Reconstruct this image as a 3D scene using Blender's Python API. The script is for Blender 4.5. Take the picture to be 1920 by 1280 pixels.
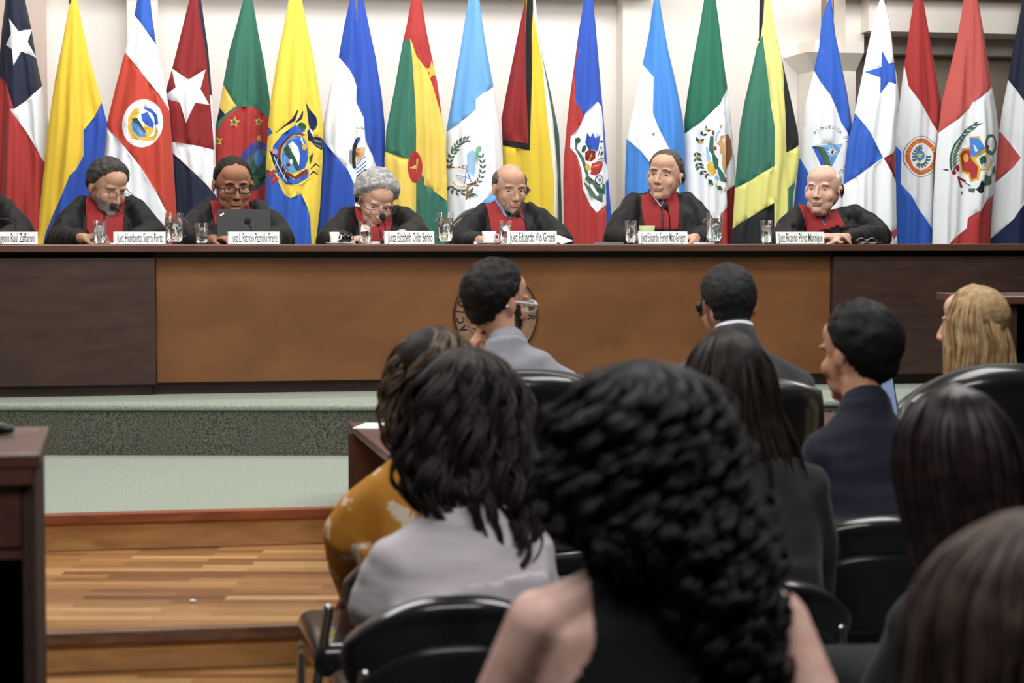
import bpy, math, random
import numpy as np
from mathutils import Vector, Matrix, noise
from mathutils.bvhtree import BVHTree
from mathutils.geometry import delaunay_2d_cdt
random.seed(7); np.random.seed(7)
for o in list(bpy.data.objects): bpy.data.objects.remove(o)
SC = bpy.context.scene
C = SC.collection
# ------------------------------------------------------------------ camera
CAMZ = 1.42
LENS = 70.0
FP = 1920 * LENS / 36.0
HORIZON = 446.0
PITCH = math.atan((640 - HORIZON) / FP)
cd = bpy.data.cameras.new('camera'); cam = bpy.data.objects.new('camera', cd); C.objects.link(cam)
cd.lens = LENS; cd.sensor_width = 36; cd.clip_start = .05; cd.clip_end = 60
cam.location = (0, 0, CAMZ); cam.rotation_euler = (math.pi/2 - PITCH, 0, 0)
cd.dof.use_dof = True; cd.dof.focus_distance = 9.9; cd.dof.aperture_fstop = 4.0
SC.camera = cam
CAMROT = Matrix.Rotation(math.pi/2 - PITCH, 3, 'X')
# ------------------------------------------------------------------ hall frame (the bench runs along u, v goes away from the audience)
TH = math.atan(.2)
UD = Vector((math.cos(TH), math.sin(TH), 0)); VD = Vector((-math.sin(TH), math.cos(TH), 0))
HO = Vector((0, 9.23, 0))
def H(u, v, z): return HO + UD*u + VD*v + Vector((0, 0, z))
def ray(px, py): return (CAMROT @ Vector(((px-960)/FP, (640-py)/FP, -1))).normalized()
CAMP = Vector((0, 0, CAMZ))
def PH(px, py, v):
    d = ray(px, py); t = ((HO + VD*v) - CAMP).dot(VD) / d.dot(VD); return CAMP + d*t
def PY(px, py, Y):
    d = ray(px, py); return CAMP + d*(Y/d.y)
def PZ(px, py, z):
    d = ray(px, py); return CAMP + d*((z-CAMZ)/d.z)
def hallco(w):
    r = w - HO; return r.dot(UD), r.dot(VD), w.z
# ------------------------------------------------------------------ world, light, exposure
W = bpy.data.worlds.new('world'); SC.world = W; W.use_nodes = True
W.node_tree.nodes['Background'].inputs[0].default_value = (.9, .93, 1, 1)
W.node_tree.nodes['Background'].inputs[1].default_value = .35
SC.view_settings.view_transform = 'Standard'; SC.view_settings.look = 'None'
SC.view_settings.gamma = 1; SC.view_settings.use_curve_mapping = False
SC.view_settings.exposure = 0.0
def area(name, loc, target, sx, sy, power, col=(1, .985, .97)):
    l = bpy.data.lights.new(name, 'AREA'); l.shape = 'RECTANGLE'; l.size = sx; l.size_y = sy; l.energy = power; l.color = col
    o = bpy.data.objects.new(name, l); C.objects.link(o); o.location = loc
    o.rotation_euler = (Vector(target) - Vector(loc)).to_track_quat('-Z', 'Y').to_euler(); return o
area('ceiling_lamp', H(0, .75, 3.5), H(0, 2.7, 1.5), 5.2, .4, 92)
area('ceiling_lamp', H(0, -1.6, 3.5), H(0, .8, 1.2), 4.6, .5, 84)
area('ceiling_lamp', H(-2.8, .2, 3.5), H(-1.2, 1.8, 1.2), 1.2, .5, 16)
area('ceiling_lamp', H(2.8, .2, 3.5), H(1.4, 1.8, 1.2), 1.2, .5, 30)
area('ceiling_lamp', (-1.6, 6.2, 3.55), (-1.6, 6.4, 0), 2.2, 1.0, 85, (1, .98, .96))
area('ceiling_lamp', (1.6, 6.0, 3.55), (1.2, 6.4, 0), 2.2, 1.0, 60, (1, .98, .96))
area('ceiling_lamp', (0.4, 2.2, 3.55), (0.2, 3.0, 0), 3.2, 1.0, 98, (1, .98, .98))
# ------------------------------------------------------------------ materials
def lin(c): return tuple(((x/255)/12.92 if x/255 <= .04045 else ((x/255+.055)/1.055)**2.4) for x in c)
MATS = {}
def M(name, rgb, rough=.6, metal=0, spec=.5, noise_amt=0, noise_scale=20, bump=0, sheen=0, trans=0, ior=1.45, coat=0, alpha=1, stretch=(1,1,1), rgb2=None):
    if name in MATS: return MATS[name]
    m = bpy.data.materials.new(name); MATS[name] = m; m.use_nodes = True
    nt = m.node_tree; b = nt.nodes['Principled BSDF']
    c = lin(rgb); b.inputs['Base Color'].default_value = (*c, 1)
    b.inputs['Roughness'].default_value = rough; b.inputs['Metallic'].default_value = metal
    b.inputs['Specular IOR Level'].default_value = spec; b.inputs['IOR'].default_value = ior
    b.inputs['Transmission Weight'].default_value = trans; b.inputs['Coat Weight'].default_value = coat
    b.inputs['Sheen Weight'].default_value = sheen; b.inputs['Sheen Roughness'].default_value = .4
    if noise_amt or bump:
        tc = nt.nodes.new('ShaderNodeTexCoord'); mp = nt.nodes.new('ShaderNodeMapping'); mp.inputs['Scale'].default_value = stretch
        n = nt.nodes.new('ShaderNodeTexNoise'); n.inputs['Scale'].default_value = noise_scale; n.inputs['Detail'].default_value = 4
        nt.links.new(tc.outputs['Object'], mp.inputs[0]); nt.links.new(mp.outputs[0], n.inputs['Vector'])
        if noise_amt:
            mx = nt.nodes.new('ShaderNodeMix'); mx.data_type = 'RGBA'
            c2 = lin(rgb2) if rgb2 else tuple(x*(1-noise_amt) for x in c)
            mx.inputs['A'].default_value = (*c, 1); mx.inputs['B'].default_value = (*c2, 1)
            rp = nt.nodes.new('ShaderNodeMapRange'); rp.inputs['From Min'].default_value = .35; rp.inputs['From Max'].default_value = .65
            nt.links.new(n.outputs['Fac'], rp.inputs['Value']); nt.links.new(rp.outputs[0], mx.inputs['Factor']); nt.links.new(mx.outputs['Result'], b.inputs['Base Color'])
        if bump:
            bp = nt.nodes.new('ShaderNodeBump'); bp.inputs['Strength'].default_value = bump; bp.inputs['Distance'].default_value = .005
            nt.links.new(n.outputs['Fac'], bp.inputs['Height']); nt.links.new(bp.outputs[0], b.inputs['Normal'])
    return m
# ------------------------------------------------------------------ objects
def tag(o, label=None, cat=None, group=None, kind=None):
    if label: o['label'] = label
    if cat: o['category'] = cat
    if group: o['group'] = group
    if kind: o['kind'] = kind
    return o
def empty(name, loc, rz=0, label=None, cat=None, group=None):
    o = bpy.data.objects.new(name, None); C.objects.link(o); o.location = loc; o.rotation_euler = (0, 0, rz); o.empty_display_size = .1
    return tag(o, label, cat, group)
def setpar(o, parent):
    if parent is not None: o.parent = parent
def meshobj(name, verts, faces, mats, parent=None, fmat=None, smooth=False):
    me = bpy.data.meshes.new(name); me.from_pydata([tuple(v) for v in verts], [], [tuple(f) for f in faces])
    if not isinstance(mats, (list, tuple)): mats = [mats]
    for m in mats: me.materials.append(m)
    if fmat is not None: me.polygons.foreach_set('material_index', np.asarray(fmat, dtype=np.int32))
    if smooth: me.polygons.foreach_set('use_smooth', np.ones(len(me.polygons), dtype=bool))
    me.update(); o = bpy.data.objects.new(name, me); C.objects.link(o); setpar(o, parent); return o
def npmesh(name, V, Q, mats, parent=None, smooth=True, fmat=None):
    me = bpy.data.meshes.new(name); V = np.asarray(V, dtype=np.float32); Q = np.asarray(Q, dtype=np.int32)
    n, k = Q.shape
    me.vertices.add(len(V)); me.vertices.foreach_set('co', V.ravel())
    me.loops.add(n*k); me.loops.foreach_set('vertex_index', Q.ravel())
    me.polygons.add(n); me.polygons.foreach_set('loop_start', np.arange(0, n*k, k, dtype=np.int32)); me.polygons.foreach_set('loop_total', np.full(n, k, dtype=np.int32))
    if not isinstance(mats, (list, tuple)): mats = [mats]
    for m in mats: me.materials.append(m)
    if fmat is not None: me.polygons.foreach_set('material_index', np.asarray(fmat, dtype=np.int32))
    if smooth: me.polygons.foreach_set('use_smooth', np.ones(n, dtype=bool))
    me.update(); me.validate(); o = bpy.data.objects.new(name, me); C.objects.link(o); setpar(o, parent); return o
class MB:
    """collects shapes into one mesh"""
    def __init__(s): s.v = []; s.f = []; s.m = []
    def add(s, V, F, mi=0, mat=None):
        b = len(s.v)
        for p in V:
            p = Vector(p); s.v.append(mat @ p if mat is not None else p)
        for f in F: s.f.append([b+i for i in f]); s.m.append(mi)
    def box(s, c, d, mi=0, mat=None, taper=1):
        x, y, z = d[0]/2, d[1]/2, d[2]/2; V = []
        for sz in (-1, 1):
            t = taper if sz > 0 else 1
            for sx, sy in ((-1,-1),(1,-1),(1,1),(-1,1)): V.append((c[0]+sx*x*t, c[1]+sy*y*t, c[2]+sz*z))
        s.add(V, [(3,2,1,0),(4,5,6,7),(0,1,5,4),(1,2,6,5),(2,3,7,6),(3,0,4,7)], mi, mat)
    def prism(s, poly, z0, z1, mi=0, mat=None):
        n = len(poly); V = [(x, y, z0) for x, y in poly] + [(x, y, z1) for x, y in poly]
        a = sum(poly[i][0]*poly[(i+1)%n][1]-poly[(i+1)%n][0]*poly[i][1] for i in range(n))
        F = [list(range(n))[::-1], list(range(n, 2*n))] + [(i, (i+1)%n, n+(i+1)%n, n+i) for i in range(n)]
        if a < 0: F = [list(f)[::-1] for f in F]
        s.add(V, F, mi, mat)
    def lathe(s, prof, n=24, mi=0, mat=None, c=(0,0,0), cap=True):
        V = []; F = []
        for r, z in prof:
            for i in range(n):
                a = 2*math.pi*i/n; V.append((c[0]+r*math.cos(a), c[1]+r*math.sin(a), c[2]+z))
        for j in range(len(prof)-1):
            for i in range(n):
                k = (i+1) % n; F.append((j*n+i, j*n+k, (j+1)*n+k, (j+1)*n+i))
        if cap and prof[0][0] > 1e-6: F.append(tuple(range(n))[::-1])
        if cap and prof[-1][0] > 1e-6: F.append(tuple(range((len(prof)-1)*n, len(prof)*n)))
        s.add(V, F, mi, mat)
    def ell(s, c, r, mi=0, mat=None, n=20, m=14, rot=None):
        V = [(0,0,1)]; F = []
        for j in range(1, m):
            t = math.pi*j/m
            for i in range(n):
                a = 2*math.pi*i/n; V.append((math.sin(t)*math.cos(a), math.sin(t)*math.sin(a), math.cos(t)))
        V.append((0,0,-1))
        for i in range(n): F.append((0, 1+i, 1+(i+1)%n))
        for j in range(m-2):
            for i in range(n):
                k = (i+1)%n; F.append((1+j*n+i, 1+(j+1)*n+i, 1+(j+1)*n+k, 1+j*n+k))
        l = len(V)-1; b = 1+(m-2)*n
        for i in range(n): F.append((l, b+(i+1)%n, b+i))
        R = rot if rot is not None else Matrix.Identity(3)
        s.add([Vector(c) + R @ Vector((p[0]*r[0], p[1]*r[1], p[2]*r[2])) for p in V], F, mi, mat)
    def tube(s, pts, rad, n=12, mi=0, mat=None, side=None, cap=True):
        """rad: list of r or (r_side, r_other)"""
        pts = [Vector(p) for p in pts]; N = len(pts)
        if not isinstance(rad, (list, tuple)): rad = [rad]*N
        rad = [r if isinstance(r, (list, tuple)) else (r, r) for r in rad]
        P = list(pts); R = list(rad)
        if cap:
            t0 = (pts[0]-pts[1]).normalized(); t1 = (pts[-1]-pts[-2]).normalized()
            P = []; R = []
            for a in (80, 50, 25):
                q = math.radians(a); P.append(pts[0]+t0*min(rad[0])*math.sin(q)); R.append((rad[0][0]*math.cos(q), rad[0][1]*math.cos(q)))
            P += pts; R += rad
            for a in (25, 50, 80):
                q = math.radians(a); P.append(pts[-1]+t1*min(rad[-1])*math.sin(q)); R.append((rad[-1][0]*math.cos(q), rad[-1][1]*math.cos(q)))
        V = []; F = []; L = len(P); prev = None
        for i in range(L):
            t = (P[min(i+1, L-1)] - P[max(i-1, 0)])
            t = t.normalized() if t.length > 1e-9 else Vector((0,0,1))
            if side is not None: ref = Vector(side)
            else: ref = prev if prev is not None else (Vector((1,0,0)) if abs(t.x) < .8 else Vector((0,1,0)))
            a = ref - t*ref.dot(t)
            if a.length < 1e-6: a = t.orthogonal()
            a.normalize(); b = t.cross(a); prev = a
            for k in range(n):
                q = 2*math.pi*k/n; V.append(P[i] + a*(math.cos(q)*R[i][0]) + b*(math.sin(q)*R[i][1]))
        for i in range(L-1):
            for k in range(n):
                j = (k+1)%n; F.append((i*n+k, i*n+j, (i+1)*n+j, (i+1)*n+k))
        F.append(tuple(range(n))[::-1]); F.append(tuple(range((L-1)*n, L*n)))
        s.add(V, F, mi, mat)
    def build(s, name, mats, parent=None, smooth=False, bevel=0, seg=2, autosmooth=None):
        o = meshobj(name, s.v, s.f, mats, parent, s.m, smooth)
        if bevel:
            b = o.modifiers.new('bevel', 'BEVEL'); b.width = bevel; b.segments = seg; b.limit_method = 'ANGLE'; b.angle_limit = .6
        return o
def evaluated(o):
    bpy.context.view_layer.update(); dg = bpy.context.evaluated_depsgraph_get()
    return bpy.data.meshes.new_from_object(o.evaluated_get(dg))
def fuse(mb, voxel, smooth=4, sf=.5):
    """union of the collected shapes as one continuous surface -> (V, quads)"""
    o = meshobj('fuse', mb.v, mb.f, [])
    m = o.modifiers.new('r', 'REMESH'); m.mode = 'VOXEL'; m.voxel_size = voxel
    if smooth:
        k = o.modifiers.new('s', 'SMOOTH'); k.factor = sf; k.iterations = smooth
    me = evaluated(o); V = np.empty(len(me.vertices)*3, dtype=np.float32); me.vertices.foreach_get('co', V); V = V.reshape(-1, 3)
    L = np.empty(len(me.loops), dtype=np.int32); me.loops.foreach_get('vertex_index', L)
    T = np.empty(len(me.polygons), dtype=np.int32); me.polygons.foreach_get('loop_total', T)
    assert (T == 4).all() or True
    S = np.empty(len(me.polygons), dtype=np.int32); me.polygons.foreach_get('loop_start', S)
    Q = L[S[:, None] + np.minimum(np.arange(4)[None, :], T[:, None]-1)]
    old = o.data; bpy.data.objects.remove(o); bpy.data.meshes.remove(old); bpy.data.meshes.remove(me)
    return V, Q
def bvh_of(V, Q): return BVHTree.FromPolygons([tuple(map(float, v)) for v in V], [tuple(map(int, q)) for q in Q])
def vnormals(V, Q):
    n = np.cross(V[Q[:,2]]-V[Q[:,0]], V[Q[:,3]]-V[Q[:,1]]); N = np.zeros_like(V)
    for k in range(4): np.add.at(N, Q[:,k], n)
    l = np.linalg.norm(N, axis=1, keepdims=True); l[l == 0] = 1; return N/l
def pip(P, poly):
    """P (N,2) inside poly"""
    x, y = P[:,0], P[:,1]; ins = np.zeros(len(P), bool); n = len(poly)
    for i in range(n):
        x0, y0 = poly[i]; x1, y1 = poly[(i+1)%n]
        if y0 == y1: continue
        c = ((y0 > y) != (y1 > y)) & (x < (x1-x0)*(y-y0)/(y1-y0)+x0); ins ^= c
    return ins
def cdt(outline, layers, gx, gy):
    """2D triangulation that respects every polygon edge; returns P(N,2), F(M,3), layer index per face (0 = outline)"""
    vs = []; es = []
    def addp(poly):
        b = len(vs)
        for x, y in poly: vs.append((x + random.uniform(-.004, .004)*gx, y + random.uniform(-.004, .004)*gy))
        for i in range(len(poly)): es.append((b+i, b+(i+1) % len(poly)))
    addp(outline)
    for _, p in layers: addp(p)
    O = np.array(outline); x0, y0 = O.min(0); x1, y1 = O.max(0)
    xs = np.arange(x0+gx*.5, x1, gx); ys = np.arange(y0+gy*.5, y1, gy)
    G = np.array([(x+(gx*.5 if j % 2 else 0), y) for j, y in enumerate(ys) for x in xs])
    if len(G):
        G = G[pip(G, outline)]; vs += [tuple(g) for g in G]
    r = delaunay_2d_cdt([Vector(p) for p in vs], es, [], 0, 1e-7)
    P = np.array([(p.x, p.y) for p in r[0]]); F = np.array([f for f in r[2] if len(f) == 3], dtype=np.int64)
    c = P[F].mean(1); keep = pip(c, outline); F = F[keep]; c = c[keep]
    L = np.zeros(len(F), dtype=np.int32)
    for i, (_, p) in enumerate(layers): L[pip(c, p)] = i+1
    return P, F, L
def circ(cx, cy, rx, ry=None, n=24, rot=0, a0=0, a1=360):
    ry = ry or rx; out = []
    full = abs(a1-a0) >= 360
    for i in range(n if full else n+1):
        a = math.radians(a0 + (a1-a0)*i/n); x = rx*math.cos(a); y = ry*math.sin(a); r = math.radians(rot)
        out.append((cx + x*math.cos(r) - y*math.sin(r), cy + x*math.sin(r) + y*math.cos(r)))
    return out
def starp(cx, cy, r, rot=0, k=.382, n=5):
    return [(cx + (r if i % 2 == 0 else r*k)*math.sin(math.radians(rot+i*180/n)), cy - (r if i % 2 == 0 else r*k)*math.cos(math.radians(rot+i*180/n))) for i in range(2*n)]
def leafp(x, y, L, w, ang):
    a = math.radians(ang); dx, dy = math.cos(a), math.sin(a)
    return [(x, y), (x+dx*L*.4-dy*w, y+dy*L*.4+dx*w), (x+dx*L, y+dy*L), (x+dx*L*.4+dy*w, y+dy*L*.4-dx*w)]
def band(pts, w):
    """thin ribbon polygon along a polyline"""
    L = []; R = []
    for i, p in enumerate(pts):
        a = pts[max(i-1, 0)]; b = pts[min(i+1, len(pts)-1)]; dx, dy = b[0]-a[0], b[1]-a[1]; l = math.hypot(dx, dy) or 1
        ww = w[i] if isinstance(w, (list, tuple)) else w
        L.append((p[0]-dy/l*ww/2, p[1]+dx/l*ww/2)); R.append((p[0]+dy/l*ww/2, p[1]-dx/l*ww/2))
    return L + R[::-1]
_T = {}
def text_tris(s):
    """triangulated outline of a string, height 1, starting at x=0 -> (verts2d, tris, width)"""
    if s in _T: return _T[s]
    cu = bpy.data.curves.new('t', 'FONT'); cu.body = s; cu.size = 1; cu.offset = .012; cu.resolution_u = 3; o = bpy.data.objects.new('t', cu); C.objects.link(o)
    me = evaluated(o); V = np.array([v.co[:2] for v in me.vertices]) if len(me.vertices) else np.zeros((0, 2)); F = [tuple(p.vertices) for p in me.polygons]
    bpy.data.objects.remove(o); bpy.data.curves.remove(cu); bpy.data.meshes.remove(me)
    w = V[:,0].max() if len(V) else .3
    _T[s] = (V, F, w); return _T[s]
def ramp(nt, stops):
    r = nt.nodes.new('ShaderNodeValToRGB'); e = r.color_ramp.elements
    while len(e) < len(stops): e.new(.5)
    for i, (p, c) in enumerate(stops): e[i].position = p; e[i].color = (*lin(c), 1)
    return r
# ------------------------------------------------------------------ surface materials
def wood(name, c1, c2, rough=.35, scale=3, stretch=(1, 12, 12), coat=.1, bump=.03):
    m = M(name, c1, rough, coat=coat); nt = m.node_tree; b = nt.nodes['Principled BSDF']
    tc = nt.nodes.new('ShaderNodeTexCoord'); mp = nt.nodes.new('ShaderNodeMapping'); mp.inputs['Scale'].default_value = stretch
    n = nt.nodes.new('ShaderNodeTexNoise'); n.inputs['Scale'].default_value = scale; n.inputs['Detail'].default_value = 8; n.inputs['Distortion'].default_value = .6
    r = ramp(nt, [(.3, c1), (.7, c2)]); nt.links.new(tc.outputs['Object'], mp.inputs[0]); nt.links.new(mp.outputs[0], n.inputs['Vector'])
    nt.links.new(n.outputs['Fac'], r.inputs[0]); nt.links.new(r.outputs[0], b.inputs['Base Color'])
    bp = nt.nodes.new('ShaderNodeBump'); bp.inputs['Strength'].default_value = bump; nt.links.new(n.outputs['Fac'], bp.inputs['Height']); nt.links.new(bp.outputs[0], b.inputs['Normal'])
    return m
def parquet(name):
    m = M(name, (170, 115, 65), .3, coat=.25); nt = m.node_tree; b = nt.nodes['Principled BSDF']
    tc = nt.nodes.new('ShaderNodeTexCoord')
    br = nt.nodes.new('ShaderNodeTexBrick'); br.inputs['Scale'].default_value = 1; br.offset = .37; br.offset_frequency = 2; br.squash = 1.0
    br.inputs['Brick Width'].default_value = .42; br.inputs['Row Height'].default_value = .062; br.inputs['Mortar Size'].default_value = .0012
    br.inputs['Color1'].default_value = (0, 0, 0, 1); br.inputs['Color2'].default_value = (1, 1, 1, 1); br.inputs['Mortar'].default_value = (.3, .3, .3, 1); br.inputs['Bias'].default_value = 0
    nt.links.new(tc.outputs['Object'], br.inputs['Vector'])
    r = ramp(nt, [(0, (116, 76, 44)), (.35, (158, 112, 68)), (.65, (172, 126, 78)), (1, (206, 164, 112))]); nt.links.new(br.outputs['Color'], r.inputs[0])
    mp = nt.nodes.new('ShaderNodeMapping'); mp.inputs['Scale'].default_value = (2, 40, 1); nt.links.new(tc.outputs['Object'], mp.inputs[0])
    n = nt.nodes.new('ShaderNodeTexNoise'); n.inputs['Scale'].default_value = 2; n.inputs['Detail'].default_value = 6; nt.links.new(mp.outputs[0], n.inputs['Vector'])
    mr = nt.nodes.new('ShaderNodeMapRange'); mr.inputs['From Min'].default_value = .3; mr.inputs['From Max'].default_value = .7; mr.inputs['To Min'].default_value = .72; mr.inputs['To Max'].default_value = 1.12
    nt.links.new(n.outputs['Fac'], mr.inputs[0])
    mx = nt.nodes.new('ShaderNodeMix'); mx.data_type = 'RGBA'; mx.blend_type = 'MULTIPLY'; mx.inputs['Factor'].default_value = 1
    nt.links.new(r.outputs[0], mx.inputs['A']); nt.links.new(mr.outputs[0], mx.inputs['B']); nt.links.new(mx.outputs['Result'], b.inputs['Base Color'])
    return m
def carpet(name, c1, c2, scale, dots=False):
    m = M(name, c1, .95, spec=.1); nt = m.node_tree; b = nt.nodes['Principled BSDF']; tc = nt.nodes.new('ShaderNodeTexCoord')
    if dots:
        mp = nt.nodes.new('ShaderNodeMapping'); mp.inputs['Rotation'].default_value = (0, math.radians(35), 0); nt.links.new(tc.outputs['Object'], mp.inputs[0])
        ck = nt.nodes.new('ShaderNodeTexVoronoi'); ck.inputs['Scale'].default_value = scale; ck.inputs['Randomness'].default_value = .25; ck.distance = 'CHEBYCHEV'
        nt.links.new(mp.outputs[0], ck.inputs['Vector']); r = ramp(nt, [(.15, c2), (.42, c1)]); nt.links.new(ck.outputs['Distance'], r.inputs[0])
    else:
        ck = nt.nodes.new('ShaderNodeTexNoise'); ck.inputs['Scale'].default_value = scale; ck.inputs['Detail'].default_value = 3; nt.links.new(tc.outputs['Object'], ck.inputs['Vector'])
        r = ramp(nt, [(.35, c1), (.65, c2)]); nt.links.new(ck.outputs['Fac'], r.inputs[0])
    nt.links.new(r.outputs[0], b.inputs['Base Color'])
    bp = nt.nodes.new('ShaderNodeBump'); bp.inputs['Strength'].default_value = .4; bp.inputs['Distance'].default_value = .004
    nt.links.new(ck.outputs[0], bp.inputs['Height']); nt.links.new(bp.outputs[0], b.inputs['Normal'])
    return m
WALL = M('wall_paint', (244, 238, 232), .75, noise_amt=.05, noise_scale=2)
WPINK = M('wall_pink_paint', (214, 196, 184), .75, noise_amt=.05, noise_scale=2)
WTAUPE = M('wall_taupe_paint', (150, 136, 122), .8, noise_amt=.05, noise_scale=2)
WOFF = M('white_paint', (236, 230, 220), .6)
BW = wood('bench_wood', (104, 66, 36), (124, 82, 48), .42, 2.2, (1.2, 1, 2.2), 0)
BD = wood('bench_dark_wood', (54, 38, 33), (70, 50, 43), .42, 3, (2, 2, 9), .05)
BT = wood('bench_top_wood', (84, 56, 46), (100, 70, 58), .3, 4, (1, 10, 10), .2)
DARK = M('dark_fill', (28, 22, 20), .7)
STEPW = wood('step_wood', (168, 122, 74), (206, 158, 102), .45, 2.5, (1, 8, 10), .1)
NOSE = wood('step_nosing_wood', (120, 62, 36), (158, 92, 56), .4, 3, (1, 10, 10), .1)
NOSED = wood('step_nosing_worn', (92, 62, 44), (134, 100, 76), .6, 5, (1, 10, 10), 0)
PARQ = parquet('parquet')
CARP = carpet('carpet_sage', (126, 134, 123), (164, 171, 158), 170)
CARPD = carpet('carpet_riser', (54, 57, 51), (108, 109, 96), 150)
LECT = wood('lectern_wood', (70, 42, 36), (92, 56, 46), .4, 3, (2, 8, 2), .1)
LECS = wood('lectern_side_wood', (48, 32, 29), (60, 40, 35), .65, 3, (2, 2, 8), 0)
AFL = carpet('audience_carpet', (60, 64, 62), (76, 80, 76), 150)
BLK = M('black_leather', (28, 29, 31), .26, bump=.08, noise_scale=90, coat=.5)
BLKP = M('black_plastic', (16, 16, 18), .3)
BLKM = M('black_matte', (20, 20, 22), .6)
CHROME = M('steel', (190, 190, 190), .25, metal=1)
PAPER = M('white_paper', (240, 240, 238), .7)
CARDW = M('white_card', (244, 246, 244), .6)
INK = M('dark_ink', (40, 42, 46), .6)
def thin_glass(name, r0=.06, tint=(.97, .985, .98)):
    m = M(name, (250, 252, 252), .03); nt = m.node_tree; nt.nodes.remove(nt.nodes['Principled BSDF']); out = nt.nodes['Material Output']
    t = nt.nodes.new('ShaderNodeBsdfTransparent'); t.inputs[0].default_value = (*tint, 1); g = nt.nodes.new('ShaderNodeBsdfGlossy'); g.inputs['Roughness'].default_value = .03
    lw = nt.nodes.new('ShaderNodeLayerWeight'); lw.inputs['Blend'].default_value = .5; pw = nt.nodes.new('ShaderNodeMath'); pw.operation = 'POWER'; pw.inputs[1].default_value = 4
    f = nt.nodes.new('ShaderNodeMath'); f.operation = 'MULTIPLY_ADD'; f.inputs[1].default_value = .55; f.inputs[2].default_value = .035; x = nt.nodes.new('ShaderNodeMixShader')
    nt.links.new(lw.outputs['Facing'], pw.inputs[0]); nt.links.new(pw.outputs[0], f.inputs[0]); nt.links.new(f.outputs[0], x.inputs[0]); nt.links.new(t.outputs[0], x.inputs[1]); nt.links.new(g.outputs[0], x.inputs[2]); nt.links.new(x.outputs[0], out.inputs['Surface']); return m
GLASS = thin_glass('clear_glass')
WATER = M('water', (245, 250, 250), .02, trans=1, ior=1.33)
ACRYL = thin_glass('clear_acrylic')
PORC = M('white_porcelain', (240, 240, 238), .2)
def structure(o): o['kind'] = 'structure'; return o
RB = Matrix.Translation(HO) @ Matrix.Rotation(TH, 4, 'Z')       # hall frame as matrix
def hallobj(o): o.location = HO; o.rotation_euler = (0, 0, TH); return o
# ------------------------------------------------------------------ room shell
mb = MB(); mb.box((0, 5, -.1), (16, 18, .2)); structure(mb.build('floor', AFL))
mb = MB(); mb.box((0, 3.2, 1.9), (14, .2, 4.4)); structure(hallobj(mb.build('wall_back', WALL)))
VW = 3.1   # wall face
def uof(px, v): return hallco(PH(px, 300, v))[0]
def zof(py, v, px=960): return PH(px, py, v).z
mb = MB(); mb.box((0, 5, 4.05), (17, 19, .1)); structure(mb.build('ceiling', WOFF))
mb = MB(); mb.box((-7.6, 5, 2), (.2, 18, 4.2)); structure(mb.build('wall_left', WPINK))
mb = MB(); mb.box((7.8, 5, 2), (.2, 18, 4.2)); structure(mb.build('wall_right', WTAUPE))
mb = MB(); mb.box((0, -3.6, 2), (16, .2, 4.2)); structure(mb.build('wall_rear', WPINK))
# left wall section stepping forward, pilasters
u0 = uof(89, VW-.12)
mb = MB(); mb.box(((u0-6.5)/2, VW-.06, 1.9), (u0+6.5, .13, 4.3)); structure(hallobj(mb.build('trim_1', WPINK)))
def pilaster(px0, px1, n, d=.16):
    a, b = uof(px0, VW-d), uof(px1, VW-d); mb = MB(); mb.box(((a+b)/2, VW-d/2, 1.9), (b-a, d, 4.3)); structure(hallobj(mb.build('trim_%d' % n, WOFF, bevel=.004)))
pilaster(240, 299, 2); pilaster(1167, 1219, 3)
# right part: pillar with flared capital, beams, darker wall set behind
a, b = uof(1526, VW-.3), uof(1602, VW-.3)
mb = MB(); cx = (a+b)/2; w = b-a
mb.box((cx, VW-.16, 1.2), (w, .3, 2.9), 0)
zt = zof(88, VW-.4); zb = zof(120, VW-.4)
ca, cb = uof(1510, VW-.44), uof(1618, VW-.44)
mb.add([(a, VW-.31, zb), (b, VW-.31, zb), (b, VW, zb), (a, VW, zb), (ca, VW-.44, zt), (cb, VW-.44, zt), (cb, VW, zt), (ca, VW, zt)], [(3,2,1,0),(4,5,6,7),(0,1,5,4),(1,2,6,5),(2,3,7,6),(3,0,4,7)])
mb.box(((uof(1583, VW-.44)+cb)/2, VW-.22, (zt+4)/2), (cb-uof(1583, VW-.44), .44, 4-zt))
structure(hallobj(mb.build('trim_4', WOFF)))
c0 = uof(1618, VW-.5)
mb = MB(); mb.box((c0+2.5, VW-.3, zof(46, VW-.5)+.5), (5, .55, 1.0)); structure(hallobj(mb.build('trim_5', WOFF)))
mb = MB(); mb.box((c0+2.5, VW-.14, zof(88, VW-.2)+.3), (5, .22, .6)); structure(hallobj(mb.build('trim_6', M('beam_grey', (190, 182, 172), .7))))
mb = MB(); mb.box((c0+2.45, VW-.06, 1.5), (5.1, .1, 3.4)); structure(hallobj(mb.build('trim_7', WTAUPE)))
mb = MB(); mb.box((uof(1585, VW-.75)+1.2, VW-.6, zof(1, VW-.75)+.13), (2.6, .3, .06)); structure(hallobj(mb.build('trim_8', wood('beam_wood', (150, 108, 70), (180, 136, 92)))))
# cornice above the frame that shades the top of the wall
mb = MB(); mb.box((uof(740, VW)-.1, VW-.24, 3.02), (3.4, .46, .2)); structure(hallobj(mb.build('trim_9', WOFF)))
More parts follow.
